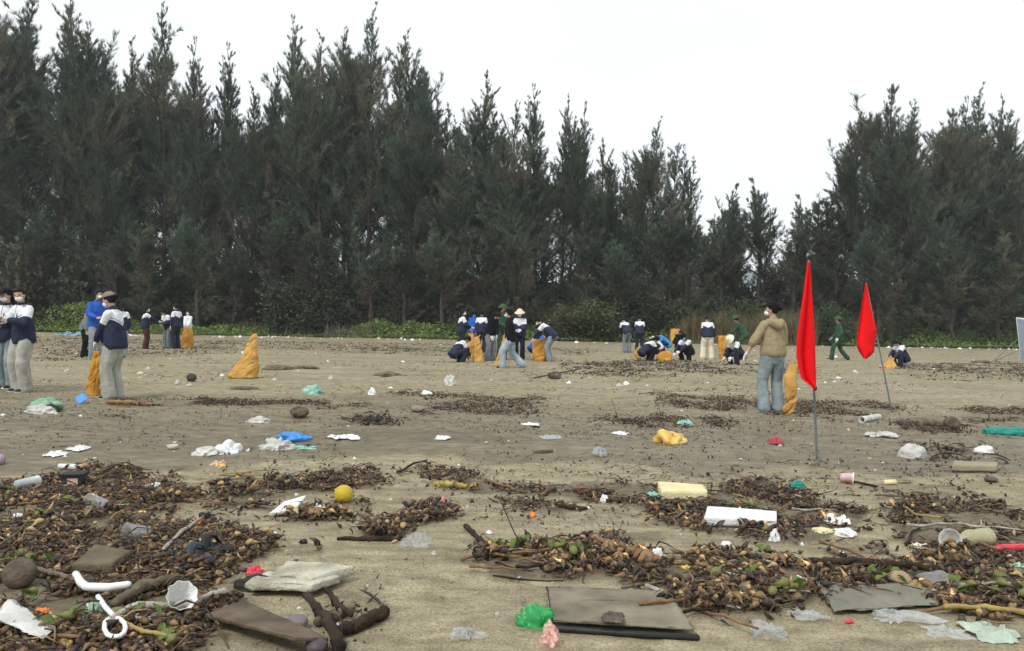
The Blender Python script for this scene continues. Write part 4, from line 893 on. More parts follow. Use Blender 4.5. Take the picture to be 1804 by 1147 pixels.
# individual dried hyacinth plants lying on top
def clump(seed, green=0, tan=0):
    r2 = np.random.default_rng(seed); nb = r2.integers(6, 12); P = np.stack([r2.normal(0, .038, nb), r2.normal(0, .038, nb), np.abs(r2.normal(.016, .010, nb)) + .012], 1)
    cb = pick('bulb', nb, r2) * (1.5 if tan else 1.0)
    if green: cb = np.array([.16, .22, .05]) * r2.uniform(.5, 1.2, (nb, 1))
    A = scatter(spindle(8, 6, .15, 1.25, .4), P, .052 * r2.uniform(.7, 1.3, nb), r2, cb, .4)
    nt_ = 16; Q = np.stack([r2.normal(0, .04, nt_), r2.normal(0, .04, nt_), np.full(nt_, .012)], 1); Bq = scatter(TWIG[1], Q, .11 * r2.uniform(.5, 1.2, nt_), r2, pick('twig', nt_, r2) * .8, .2)
    nl = 5; Q = np.stack([r2.normal(0, .05, nl), r2.normal(0, .05, nl), np.full(nl, .025)], 1); Cq = scatter(CURL[seed % 3], Q, .055 * r2.uniform(.7, 1.2, nl), r2, (pick('dark', nl, r2) if not green else np.array([.10, .17, .035]) * r2.uniform(.6, 1.3, (nl, 1))), .3)
    V = np.concatenate([A[0], Bq[0], Cq[0]]); F = np.concatenate([A[1], Bq[1] + len(A[0]), Cq[1] + len(A[0]) + len(Bq[0])])
    return mesh('hyacinth_clump', V, F, True, np.concatenate([A[2], Bq[2], Cq[2]]), [m_lit])
CL = [clump(s) for s in range(100, 107)] + [clump(s, 0, 1) for s in range(107, 111)]; CG = [clump(s, 1) for s in range(111, 114)]
r3 = np.random.default_rng(8); near_z = [0, 1, 3, 4, 6, 8, 9, 10, 11, 12, 13, 0, 10, 11, 0, 0]; made = 0
while made < 270:
    Pz, dn, hh, kd = ZW[near_z[r3.integers(len(near_z))]]; x, y = r3.uniform(*Pz.T.copy().min(1)[[0]].repeat(1), Pz[:, 0].max()) if False else r3.uniform(Pz[:, 0].min(), Pz[:, 0].max()), r3.uniform(Pz[:, 1].min(), Pz[:, 1].max())
    wx, wy = warp(np.array([x]), np.array([y]))
    if not inpoly(wx, wy, Pz)[0]: continue
    if y < 2.9 or abs(x) > y * .68: continue
    o = link('hyacinth_clump', CL[r3.integers(len(CL))], None, (x, y, gz(x, y) + hh * .25), (r3.normal(0, .15), r3.normal(0, .15), r3.uniform(0, 6.28)), 'clump of dried brown water hyacinth bulbs lying in the drift', 'plant', 'dried hyacinth clumps in the drifts'); sc0 = r3.uniform(.7, 1.15); o.scale = (sc0,) * 3; made += 1

# green plants with leaves of their own
gleaf = M('green_leaf', (.085, .14, .025), .5, .3, 20, .2, spec=.4, trans=.2, col2=(.18, .24, .05)); gstem = M('green_stalk', (.13, .15, .04), .5, .25, 15, .2, col2=(.21, .21, .07))
def leafmesh():
    V = []; n = 9
    for i in range(n):
        t = i / (n - 1); w_ = .34 * math.sin(math.pi * min(1, t * .93 + .05)) ** .8
        for s in (-1, -.5, 0, .5, 1): V.append([s * w_, t, .22 * math.sin(t * 2.2) + abs(s) * .09])
    i = (np.arange(n - 1)[:, None] * 5 + np.arange(4)[None]).ravel(); return np.array(V), np.stack([i, i + 1, i + 6, i + 5], 1)
LM = mesh('leaf', *leafmesh(), True, None, [gleaf]); SM = mesh('bulb', *spindle(10, 8, .1, 1.4, .7), True, None, [gstem])
def green_plant(px, py, label, n=6, size=.09, seed=0):
    g_ = gp(px, py); r_ = thing('green_plant', label, 'plant', (g_[0], g_[1], gz(*g_) + .03)); q = np.random.default_rng(seed + px)
    for k in range(n):
        l_ = link('leaf', LM, r_, (q.normal(0, .05), q.normal(0, .04), q.uniform(0, .02)), (q.uniform(-.1, .9), q.normal(0, .3), q.uniform(0, 6.28))); s_ = size * q.uniform(.6, 1.3); l_.scale = (s_,) * 3
    for k in range(max(1, n // 4)):
        l_ = link('bulb', SM, r_, (q.normal(0, .06), q.normal(0, .05), .02), (q.uniform(1.0, 1.6), q.normal(0, .3), q.uniform(0, 6.28))); s_ = .075 * q.uniform(.6, 1.2); l_.scale = (s_,) * 3
for px, py, n, lb in [(20, 1000, 6, 'green leaves just above the big brown coconut at the left edge'), (75, 1003, 6, 'pale green bulbs and leaves right of the big brown coconut'),
    (10, 880, 6, 'green leaves at the left edge below the fallen clear cup'), (85, 922, 4, 'sparse green sprig beside the white foam lump at the left'), (120, 1110, 6, 'bright green crumpled leaf between the white torn sheet and the white rope loop'),
    (230, 1102, 5, 'long yellow green leaves above the white root loop'), (135, 900, 3, 'small lime green leaf left of the tilted clear cup'), (290, 1138, 4, 'green bulb at the bottom edge right of the white loop'),
    (885, 985, 8, 'green leaves beside the upright thin twig'), (925, 975, 5, 'single broad green leaf right of the thin twig'), (1000, 985, 6, 'green bulbs in the drift left of the brown branch'), (1020, 992, 4, 'small green leaves near the middle of the front drift'),
    (1375, 1055, 7, 'green hyacinth with round bulbs left of the grey sheet'), (1395, 1062, 5, 'green hyacinth bulb touching the grey sheet'), (1560, 1035, 8, 'green hyacinth leaves left of the ribbed tan ball'), (1540, 1028, 5, 'green sprout under the long dark plank'),
    (1690, 1050, 8, 'green hyacinth right of the clear bottle'), (1735, 1030, 5, 'green leaves at the right in the front drift'), (1790, 1062, 5, 'green bulbs at the right edge above the bamboo pole'), (1300, 1035, 4, 'faded green stalks right of the grey panel'),
    (1358, 985, 5, 'yellow green leaf under the broken white foam'), (255, 1050, 4, 'green bulbs beside the driftwood beam'), (1310, 908, 3, 'small green sprig lying on the white foam box'), (60, 1075, 4, 'green stalks by the orange scrap')]:
    green_plant(px, py, lb, max(3, n - 1), .052, n)

# ------------------------------------------------------------------ objects washed ashore
pw = M('white_plastic', (.72, .73, .74), .4, .07, 6, .15, 20, .45); pclear = M('cloudy_clear_plastic', (.62, .64, .65), .22, .12, 8, .08, 25, .6, clear=.88); pgreen = M('green_plastic', (.03, .42, .10), .35, .25, 8, .3, 25, .5, trans=.25, col2=(.08, .58, .18))
pteal = M('pale_teal_plastic', (.30, .56, .48), .45, .15, 8, .3, 25, .4, trans=.15); pblue = M('blue_plastic', (.05, .27, .68), .45, .12, 8, .3, 25, .4, trans=.1); pyel = M('yellow_plastic', (.78, .45, .03), .45, .12, 8, .3, 20, .4, trans=.1, col2=(.82, .62, .25))
foam = M('white_foam', (.76, .76, .74), .85, .06, 7, .5, 120, .2, col2=(.80, .80, .78)); foamw = M('weathered_foam', (.36, .33, .24), .9, .3, 6, .9, 60, .1, col2=(.62, .59, .48)); foamc = M('cream_foam', (.70, .62, .36), .85, .12, 7, .5, 80, .2)
wood = M('driftwood', (.10, .080, .055), .85, .35, 6, .7, 50, .15, col2=(.20, .165, .11)); woodd = M('wet_dark_wood', (.016, .011, .008), .7, .35, 9, .9, 50, .15, col2=(.060, .040, .026)); woodp = M('pale_root', (.34, .30, .24), .8, .3, 10, .6, 60, .15, col2=(.52, .48, .41)); woodo = M('orange_brown_wood', (.17, .085, .038), .6, .4, 10, .6, 50, .3, col2=(.30, .17, .08))
ply = M('wet_plywood', (.075, .052, .034), .6, .3, 7, .6, 40, .25, col2=(.155, .115, .078)); grey = M('sandy_grey_board', (.14, .125, .092), .8, .2, 5, .5, 60, .15, col2=(.27, .24, .17)); greyd = M('dark_board_edge', (.018, .017, .018), .5, .2, 8, .2)
coco = M('coconut_husk', (.045, .035, .028), .85, .5, 5, .9, 30, .2, col2=(.22, .17, .12)); dark = M('black_rubber', (.014, .015, .017), .6, .3, 10, .2, 20, .3); navyr = M('dark_blue_rubber', (.025, .035, .055), .55, .2, 10, .2)
redp = M('red_plastic', (.62, .03, .05), .4, .15, 10, .3, 30, .5); pink = M('pink_label', (.62, .36, .30), .5, .15, 20, 0); org = M('orange_plastic', (.80, .20, .02), .4, .2, 10, .3, 30, .4); bamb = M('yellow_bamboo', (.30, .21, .07), .5, .2, 8, .3, 30, .3)
sheetm = M('grey_sheet', (.17, .165, .13), .7, .25, 6, .3, 30, .3); netm = M('teal_net', (.03, .26, .22), .8, .3, 30, .5, 60, .2); ltgr = M('light_green_sack', (.22, .38, .25), .75, .2, 10, .5, 60, .2); yfr = M('yellow_fruit', (.52, .36, .02), .5, .25, 4, .3, 20, .35, col2=(.62, .47, .04))
tanb = M('tan_shell', (.34, .25, .15), .7, .3, 10, .6, 40, .2); lilac = M('lilac_plastic', (.42, .30, .42), .4, .12, 6, .1)
dirty = M('dirty_white_plastic', (.46, .45, .41), .5, .25, 6, .5, 30, .35, col2=(.66, .65, .62)); bowlm = M('pale_plastic', (.52, .48, .44), .5, .1, 6, .1); stone = M('dark_stone', (.07, .067, .055), .9, .3, 6, .8, 30, .15)
def fr(bbox, frac):          # place of a box of pixels on the ground: x, y, width, depth, height
    x0, y0, x1, y1 = bbox; b0 = gp((x0 + x1) / 2, y1); ym = y1 - (1 - frac) * (y1 - y0); b1 = gp((x0 + x1) / 2, ym)
    c = (b0 + b1) / 2; k = FPX / c[1]; return c[0], c[1], (x1 - x0) / k, max(b1[1] - b0[1], .01), max(frac * (y1 - y0) / k, .008)
def put(name, VF, mat, c, label, cat, rz=0, group=None, parent=None, dz=0, smooth=True):
    return link(name, mesh(name, VF[0], VF[1], smooth, None, [mat]), None, (c[0], c[1], gz(c[0], c[1]) + dz), (0, 0, rz), label, cat, group)
def crumple(w, d, h, seed=1, k=4, amp=.35, fq=1.6):
    V, F = ico(k); qw = V + (fbm(V * 1.3 + seed, 2, seed + 8) - .5)[:, None] * .9; q = .10 - ridge(qw * fq * 1.25 + seed * 7.3, 3, seed) ** 3 * 1.1; q2 = fbm(V * 1.4 + seed * 3.1, 2, seed + 3) - .5
    V = V * (1 + amp * q * 1.3 + q2 * .7)[:, None]; V = V * [w / 2, d / 2, h]; V[:, 2] = np.where(V[:, 2] < 0, V[:, 2] * .12, V[:, 2]); return V, F
def sheet(w, d, h, seed=1, n=38, ragged=.28, th=.003, pts=None):
    u_, v_ = np.meshgrid(np.linspace(-1, 1, n), np.linspace(-1, 1, n)); u_ = u_.ravel(); v_ = v_.ravel()
    q = np.stack([u_ * 1.5 + v_ * .4, v_ * 1.5 * max(.5, d / w), u_ * 0], 1); z = h * (ridge(q + seed * 9.1, 3, seed) ** 4 * 1.2 + .35 * np.clip(1 - u_ ** 2 - v_ ** 2, 0, 1))
    ang_a = np.arctan2(v_, u_); rr_ = 1.05 - (ragged + .35) * 1.35 * fbm(np.stack([np.cos(ang_a) * 1.7 + seed, np.sin(ang_a) * 1.7, u_ * 0], 1), 3, seed)
    a = np.maximum(np.abs(u_), np.abs(v_)); rad = np.hypot(u_, v_) + 1e-6; f = .45 + .55 * a / rad; x = u_ * rr_ * f * w / 2 * 1.12; y = v_ * rr_ * f * d / 2 * 1.12; z = z * np.clip((1.05 - a) * 5, .15, 1)
    x = x + (fbm(q * 2 + 5, 2, seed + 1) - .5) * .12 * w; y = y + (fbm(q * 2 + 15, 2, seed + 2) - .5) * .12 * d
    V = np.stack([x, y, z], 1); i = (np.arange(n - 1)[:, None] * n + np.arange(n - 1)[None]).ravel(); Ft = np.stack([i, i + 1, i + n + 1, i + n], 1); m_ = len(V)
    e = np.concatenate([np.arange(n), np.arange(n) * n + n - 1, (n - 1) * n + np.arange(n)[::-1], (np.arange(n) * n)[::-1]]); Fe = np.stack([e[:-1], e[:-1] + m_, e[1:] + m_, e[1:]], 1)
    return np.concatenate([V + [0, 0, th], V]), np.concatenate([Ft, Ft[:, ::-1] + m_, Fe])
def slab(w, d, h, seed=1, rough=.004, bev=.01, nx=22, ny=14, nz=4):
    V, F = box(w, d, h, nx, ny, nz); c = np.array([0, 0, h / 2]); hw = np.array([w, d, h]) / 2; p = V - c
    inn = np.clip(np.abs(p), 0, hw - bev) * np.sign(p); r_ = p - inn; ln_ = np.linalg.norm(r_, axis=1)[:, None] + 1e-9; p = inn + r_ / ln_ * np.minimum(ln_, bev)
    n_ = (fbm(p * 22 + seed, 3, seed) - .5)[:, None]; n2 = (fbm(p * 6 + seed, 2, seed + 4) - .5)[:, None]; nn_ = p / (np.linalg.norm(p, axis=1)[:, None] + 1e-9)
    return p + c + nn_ * n_ * rough * 2 + nn_ * n2 * rough * 2, F
def stick(P, r, seed=1, n=10, rough=.2):
    P = np.array(P, float); t = np.linspace(0, len(P) - 1, 6 * len(P)); Q = np.stack([np.interp(t, np.arange(len(P)), P[:, c]) for c in range(3)], 1); r = np.interp(t, np.linspace(0, len(P) - 1, len(np.atleast_1d(r))), np.atleast_1d(r))
    q = np.random.default_rng(seed); Q[1:-1] += q.normal(0, .6 * rough, (len(Q) - 2, 3)) * r[1:-1, None]; V, F = tube(Q, r * q.uniform(1 - rough * .5, 1 + rough * .5, len(r)), n); c_ = fbm(V * 30, 2, seed) - .5
    return V + c_[:, None] * r.mean() * rough * 2, F
def gpt(px, py, z=0.0): g_ = gp(px, py); return np.array([g_[0], g_[1], gz(*g_) + z])
def branch(name, pts, r, mat, label, cat='stick', z=.012, seed=1, rough=None):     # pts in photo pixels on the ground
    P = np.array([gpt(*p[:2], z if len(p) < 3 else p[2]) for p in pts]); c = P[0].copy(); return link(name, mesh(name, *stick(P - c, r, seed, 10, rough if rough is not None else (.02 if mat is pw else .3)), True, None, [mat]), None, c, None, label, cat)
def C1(name, bbox, frac, mat, label, cat, seed=1, amp=.35, fq=1.6, k=4, group=None, rz=0, ang=0):
    x, y, w_, d_, h_ = fr(bbox, frac); d_ = max(d_, w_ * .35); return put(name, crumple(w_, d_, h_ * 1.15, seed, k, amp, fq), mat, (x, y), label, cat, rz, group)
def S1(name, bbox, frac, mat, label, cat, seed=1, ragged=.3, group=None):
    x, y, w_, d_, h_ = fr(bbox, frac); return put(name, sheet(w_, d_, h_, seed, ragged=ragged), mat, (x, y), label, cat, 0, group, dz=.006)
# sacks, bags
C1('plastic_sack', (50, 694, 113, 722), .75, ltgr, 'light green crumpled sack on the sand below the masked pair at the left', 'sack', 3)
C1('plastic_bag', (48, 713, 102, 731), .8, dirty, 'dirty white bag in front of the light green sack', 'bag', 4)
C1('float', (78, 708, 106, 723), .8, dark, 'black rounded float between the light green sack and the dirty white bag', 'float', 5, .1)
x, y, w_, d_, h_ = fr((124, 692, 147, 711), .8)
put('blue_sheet', (slab(w_ * .8, .012, w_ * .75, 2, .003, .004, 10, 3, 10)[0] @ rotm(y=.7).T @ rotm(x=-.7).T + [0, 0, .03], box(1, 1, 1, 10, 3, 10)[1]), pblue, (x, y), 'small square blue plastic sheet right of the light green sack', 'sheet')
C1('plastic_bag', (530, 674, 573, 692), .8, pteal, 'pale teal bag lying alone on the middle sand', 'bag', 6)
C1('plastic_bag', (431, 727, 477, 742), .75, dirty, 'flat domed whitish bag between the teal bag and the students at the left', 'bag', 7)
C1('plastic_bag', (453, 768, 519, 796), .75, dirty, 'greyish white bag stuffed with rubbish beside the bright blue bag', 'bag', 8, .5, 2.2)
C1('plastic_bag', (484, 758, 549, 777), .7, pblue, 'bright blue bag lying behind the greyish white stuffed bag', 'bag', 9)
S1('plastic_film', (555, 761, 660, 780), .35, pw, 'torn white plastic strips right of the bright blue bag', 'plastic film', 3, .6)
S1('plastic_film', (480, 780, 600, 796), .12, pteal, 'thin pale green net film before the torn white strips', 'plastic film', 5, .7)
C1('plastic_sheet', (337, 784, 393, 806), .5, dirty, 'folded white sheet left half of the heap above the red wrapper', 'sheet', 64, .5, 1.3); C1('plastic_sheet', (384, 776, 430, 806), .6, pw, 'folded white sheet right half of the heap above the red wrapper', 'sheet', 74, .5, 1.3)
C1('wrapper', (366, 804, 400, 823), .6, M('red_white_wrapper', (.60, .16, .10), .4, .2, 40, .3, col2=(.75, .62, .45)), 'red and white wrapper below the folded white sheets', 'wrapper', 11, .5, 2.4); C1('wrapper', (385, 814, 400, 824), .6, pyel, 'small yellow wrapper end beside the red and white wrapper', 'wrapper', 12)
C1('plastic_bag', (780, 664, 805, 683), .85, dirty, 'upright whitish crumpled bag on the sand below the striding person', 'bag', 13)
C1('plastic_bag', (648, 684, 664, 697), .85, pw, 'small white bag scrap right of the pale teal bag', 'bag', 14); C1('plastic_bag', (742, 689, 762, 698), .8, pw, 'small white lump on the middle debris line', 'bag', 15)
C1('plastic_bag', (1152, 758, 1212, 786), .75, pyel, 'yellow and white crumpled bag alone on the wet sand', 'bag', 16, .55, 1.5)
C1('plastic_bag', (1583, 784, 1633, 807), .85, dirty, 'domed dirty white bag right of the nearer flag pole', 'bag', 17, .25)
S1('plastic_film', (1043, 789, 1072, 812), .5, pclear, 'pale torn film scrap left below the yellow bag', 'plastic film', 6); S1('plastic_film', (1073, 760, 1114, 770), .4, pw, 'white film scrap left of the yellow bag', 'plastic film', 7)
S1('plastic_film', (1192, 737, 1224, 751), .5, pteal, 'pale teal film scrap above the yellow bag', 'plastic film', 8); S1('plastic_film', (938, 768, 1000, 780), .35, pclear, 'greyish clear film left of the white film scrap', 'plastic film', 9)
S1('plastic_film', (912, 741, 955, 750), .3, pw, 'narrow white film on the wet sand in the middle', 'plastic film', 10); S1('plastic_film', (764, 768, 796, 780), .35, pw, 'small torn white film left of the middle wet sand', 'plastic film', 11)
S1('plastic_film', (75, 795, 122, 810), .3, pw, 'thin white film lying at the left on the wet sand', 'plastic film', 12); S1('plastic_film', (100, 782, 172, 799), .3, pw, 'long pale film right of the thin white film at the left', 'plastic film', 13, .6)
S1('cloth', (1352, 765, 1384, 781), .6, M('faded_red_cloth', (.42, .06, .08), .8, .3, 12, .3), 'faded red cloth scrap left of the nearer flag pole', 'cloth', 14)
S1('cloth', (1508, 752, 1590, 770), .4, dirty, 'long torn white cloth between the two flag poles', 'cloth', 15, .6)
C1('clear_bag', (701, 939, 770, 971), .75, pclear, 'clear crumpled bag at the end of the dark stick', 'bag', 18, .6, 2.4); C1('green_bag', (903, 1054, 975, 1108), .75, pgreen, 'bright green crumpled bag against the grey panel', 'bag', 19, .5, 2.0)
S1('plastic_film', (772, 1100, 870, 1140), .3, pclear, 'clear film in the sand below the green bag', 'plastic film', 16, .5); C1('clear_bag', (1318, 1088, 1388, 1137), .4, pclear, 'clear bag half buried at the bottom, right of the grey panel', 'bag', 20, .6, 2.2)
S1('plastic_film', (575, 1095, 600, 1105), .3, pw, 'tiny white film near the forked branch', 'plastic film', 21)
S1('plastic_film', (1500, 1060, 1670, 1103), .22, pclear, 'wrinkled clear film at the foot of the grey sheet', 'plastic film', 17, .35); S1('plastic_film', (1375, 1068, 1482, 1097), .3, pclear, 'long clear film with sand left of the wrinkled one', 'plastic film', 18, .5)
S1('plastic_film', (1480, 1089, 1512, 1099), .3, redp, 'dark red film tip beside the long clear film', 'plastic film', 28, .5)
S1('plastic_sheet', (1690, 1085, 1810, 1140), .25, M('pale_green_film', (.46, .54, .44), .3, .2, 9, .4, spec=.5, clear=.25), 'pale green white film in the bottom right corner', 'plastic film', 19, .35); S1('plastic_film', (1600, 1090, 1730, 1135), .15, pclear, 'thin clear film left of the pale green white film', 'plastic film', 20, .4)
C1('fiber_bundle', (950, 1092, 988, 1142), .7, M('red_white_fibre', (.68, .14, .10), .6, .3, 60, .6, 90, .3, col2=(.78, .62, .55)), 'bundle of red and white fibre before the grey panel', 'fibre', 21, .5, 2.5)
S1('plastic_sheet', (60, 1098, 92, 1138), .5, pw, 'crumpled white rag end of the torn sheet in the bottom left corner', 'sheet', 23, .4)
C1('wrapper', (145, 1058, 196, 1092), .6, M('green_white_wrapper', (.16, .42, .22), .35, .3, 30, .3, spec=.5, col2=(.62, .70, .62)), 'green and white shiny wrapper above the white root loop', 'wrapper', 24, .6, 2.4); C1('wrapper', (57, 1071, 96, 1091), .6, org, 'bright orange crumpled wrapper above the torn white sheet', 'wrapper', 25, .5, 2.4)
C1('wrapper', (343, 914, 363, 934), .6, org, 'orange and yellow wrapper at the end of the pale stick', 'wrapper', 26, .5, 2.4); C1('peel', (430, 994, 464, 1012), .6, redp, 'shiny red peel above the black lump', 'peel', 27, .5, 1.8); C1('lump', (410, 1010, 482, 1046), .7, M('black_wet_lump', (.016, .018, .012), .6, .3, 6, .4), 'black wet lump behind the weathered foam', 'lump', 28, .2, 1.2)
C1('black_rag', (346, 901, 384, 916), .7, dark, 'small black rag above the orange wrapper', 'rag', 29, .5, 2.4); C1('wrapper', (1012, 853, 1036, 867), .6, redp, 'small red foil on the debris belt in the middle', 'wrapper', 30, .5, 2.2); C1('wrapper', (1138, 862, 1166, 879), .6, pteal, 'green white packet left of the cream foam box', 'wrapper', 31, .5, 2.2)
C1('foam_lump', (1054, 873, 1073, 889), .7, foam, 'small white foam lump below the red foil', 'foam', 32, .4); C1('red_flake', (932, 900, 944, 909), .6, org, 'tiny red orange flake on pale sand in the middle', 'scrap', 33); C1('wrapper', (767, 870, 786, 886), .6, M('pink_film', (.70, .22, .26), .4, .2, 9, .2), 'small pink wrapper on pale sand', 'wrapper', 34)
S1('plastic_film', (250, 857, 292, 878), .5, foam, 'white foam film on the left drift near the top', 'plastic film', 24); C1('foam_lump', (16, 908, 45, 923), .7, foam, 'white foam lump at the left edge', 'foam', 35, .3)
C1('net', (1384, 843, 1422, 859), .6, netm, 'small teal net lump left of the fallen red cup', 'net', 36, .5, 2.4); C1('green_white_bag', (1768, 982, 1815, 1014), .6, M('green_white_print', (.62, .70, .62), .4, .3, 14, .2, col2=(.10, .50, .14)), 'green and white bag at the right edge', 'bag', 37, .5, 2.0)
C1('foam_lump', (1719, 777, 1750, 793), .75, foam, 'white foam block alone at the right', 'foam', 38, .2); S1('foam_piece', (1440, 912, 1508, 936), .5, foam, 'broken white foam sheet at the right', 'foam', 25, .25); C1('foam_lump', (1468, 926, 1510, 949), .5, foam, 'crumbled white foam heap below the broken white sheet', 'foam', 39, .5, 2.6)
C1('foam_lump', (1428, 930, 1470, 946), .4, foamc, 'cream foam bit left of the crumbled white heap', 'foam', 40, .4); C1('foam_lump', (1354, 929, 1375, 953), .8, foam, 'white foam chip below the right end of the white foam box', 'foam', 41, .25); C1('shoe', (1143, 972, 1169, 1001), .8, pw, 'white plastic cup like piece standing in the front drift', 'plastic piece', 42, .35)
C1('yellow_scrap', (1195, 998, 1222, 1012), .6, pyel, 'yellow scrap right of the rotten stump', 'scrap', 43, .4); S1('foam_piece', (1601, 955, 1641, 967), .5, foam, 'flat white foam chip left of the broken white bowl', 'foam', 26, .2); C1('scrap', (1625, 968, 1650, 975), .6, M('rusty_red', (.30, .06, .03), .6, .3, 9, .2), 'rusty red scrap below the broken white bowl', 'scrap', 44)
S1('plastic_film', (1250, 1005, 1330, 1022), .4, M('ochre_film', (.42, .35, .22), .6, .3, 9, .3), 'ochre film in the front drift right of the yellow scrap', 'plastic film', 27, .4); C1('foam_lump', (1268, 955, 1292, 968), .7, foam, 'small white shell like foam in the middle right', 'foam', 45, .3)
C1('foam_lump', (1392, 1018, 1426, 1036), .6, pw, 'white crumpled scrap under the left end of the dark plank', 'scrap', 46, .5, 2.4); C1('shell', (383, 972, 416, 992), .7, M('cream_shell', (.62, .56, .40), .5, .15, 20, .3), 'cream coloured shell right of the dark slippers', 'shell', 47, .2); C1('scrap', (280, 968, 306, 985), .6, pw, 'white torn paper at the lower end of the pale stick', 'scrap', 48, .5, 2.4)
C1('foam_lump', (338, 944, 354, 955), .7, foam, 'white paper tag beside the pale stick', 'scrap', 49, .3)
# round things
x, y, w_, d_, h_ = fr((-2, 994, 54, 1047), 1); V, F = ico(4); V = V * (1 + .06 * (fbm(V * 2, 3, 3) - .5) + .03 * (ridge(V * 6, 3, 4) - .5))[:, None] * w_ / 2; put('coconut', (V * [1, 1, .95] + [0, 0, w_ * .43], F), coco, (gp(24, 1040)[0], gp(24, 1040)[1] + w_ * .3), 'big brown coconut at the left edge', 'coconut')
def ballo(name, bbox, mat, label, cat, rg=.04, seed=1, sq=1.0):
    x, y, w_, d_, h_ = fr(bbox, 1); V, F = ico(4); V = V * (1 + rg * (fbm(V * 2.2, 3, seed) - .5) * 2 + rg * (ridge(V * 5, 3, seed + 1) - .5))[:, None] * [w_ / 2, w_ / 2, h_ / 2]
    return put(name, (V + [0, 0, h_ * .45], F), mat, (x, y + w_ * .25), label, cat)
f_ = ballo('yellow_fruit', (587, 853, 620, 885), yfr, 'round yellow fruit with dimples on pale sand', 'fruit', .05, 3)
ballo('stone', (327, 657, 344, 672), stone, 'dark round stone on the sand left of the lone orange sack', 'stone', .08, 4); ballo('coconut', (1667, 730, 1693, 754), coco, 'dark round coconut on the debris at the right', 'coconut', .06, 5)
ballo('coconut', (510, 711, 542, 731), coco, 'dark coconut husk left of the middle debris line', 'coconut', .15, 6); ballo('clod', (966, 655, 988, 668), coco, 'brown clod of roots below the leaning person in blue jeans', 'clod', .3, 7); ballo('shell_ball', (1569, 1009, 1609, 1039), tanb, 'ribbed tan ball under the long dark plank', 'shell', .10, 8)
ballo('stone', (1738, 841, 1760, 851), M('brown_wood_end', (.10, .08, .06), .8, .3, 9, .5), 'short brown log end at the right', 'log', .05, 9); ballo('stone', (722, 712, 748, 724), M('lilac_stone', (.24, .20, .17), .8, .2, 9, .5), 'greyish stone at the left of the second debris line', 'stone', .1, 10)
ballo('stone', (500, 1083, 540, 1108), M('purple_grey_stone', (.17, .14, .15), .6, .2, 5, .2), 'purple grey stone behind the plywood board', 'stone', .06, 11); ballo('stone', (535, 1122, 575, 1150), M('purple_dark_stone', (.075, .058, .068), .5, .2, 5, .2), 'large dark purple stone at the forked branch', 'stone', .05, 12)
for bb in ((508, 1093, 523, 1105), (518, 1096, 536, 1107), (230, 1000, 250, 1016)): ballo('pebble', bb, tanb, {508: 'left cream pebble on the purple grey stone', 518: 'right cream pebble on the purple grey stone', 230: 'black brown nut right of the wooden block'}[bb[0]], 'pebble', .1, bb[0])
# slabs, boards
def quadslab(name, q, th, mat, label, cat, seed=1, z=(0, 0, 0, 0), rough=.006, nx=34, ny=22, lift=.01):
    P = np.array([gpt(*p, z=zz + lift) for p, zz in zip(q, z)]); c = P.mean(0); Vb, F = box(2, 2, 1, nx, ny, 3); u_, v_, t_ = Vb[:, 0], Vb[:, 1], Vb[:, 2]
    a = ((1 - u_) * (1 - v_))[:, None] / 4; b_ = ((1 + u_) * (1 - v_))[:, None] / 4; d = ((1 + u_) * (1 + v_))[:, None] / 4; e = ((1 - u_) * (1 + v_))[:, None] / 4
    V = P[0] * a + P[1] * b_ + P[2] * d + P[3] * e - c; edge_ = np.maximum(np.abs(u_), np.abs(v_)) > .98
    V += (fbm(np.stack([V[:, 0] * 14, V[:, 1] * 14, t_ * 2], 1), 3, seed) - .5)[:, None] * rough * np.where(edge_, 3, 0)[:, None] * [1, 1, 0]
    V[:, 2] += th * t_ + (fbm(V * [9, 9, 1] + seed, 4, seed) - .5) * rough * 2.2; V[:, 2] -= np.where(edge_ & (t_ > .9), min(.004, th * .3), 0)
    return link(name, mesh(name, V, F, True, None, [mat]), None, c, None, label, cat), c, P
quadslab('foam_slab', [(432, 1052), (548, 1058), (600, 1040), (470, 1028)], .035, foamw, 'weathered whitish foam slab in front, lower of two', 'foam slab', 3, (.02, .025, .015, .01), .012)
quadslab('foam_slab', [(478, 1036), (548, 1052), (622, 1030), (505, 1010)], .045, foamw, 'weathered whitish foam slab in front, upper of two', 'foam slab', 4, (.015, .03, .03, .01), .014)
quadslab('plywood_board', [(360, 1098), (520, 1158), (578, 1142), (430, 1076)], .018, ply, 'dark brown wet plywood board at the bottom left', 'board', 5, (.02, .05, .03, .03), .002)
pn, c_, Pp = quadslab('panel', [(975, 1108), (1222, 1122), (1178, 1052), (964, 1040)], .012, grey, 'large sandy grey panel with dark edge beside the green bag', 'panel', 6, (.025, .02, .01, .01), .0025)
ed = np.array([gpt(972, 1112, .015), gpt(1100, 1120, .012), gpt(1228, 1126, .012)]) - c_; link('edge_rail', mesh('edge_rail', *tube(ed, .014, 6), True, None, [greyd]), pn)
ed = np.array([gpt(1000, 1104, .03), gpt(1200, 1117, .025)]) - c_; link('edge_strip', mesh('edge_strip', *tube(ed, .007, 6), True, None, [greyd]), pn)
ed = np.array([gpt(962, 1041, .03), gpt(966, 1050, .03), gpt(974, 1108, .036)]) - c_; link('seam', mesh('seam', *tube(ed, .0045, 5), True, None, [greyd]), pn)
ed = np.array([gpt(968, 1066, .034), gpt(1010, 1069, .034), gpt(1100, 1070, .033)]) - c_; link('crack', mesh('crack', *tube(ed, .0016, 5), True, None, [greyd]), pn)
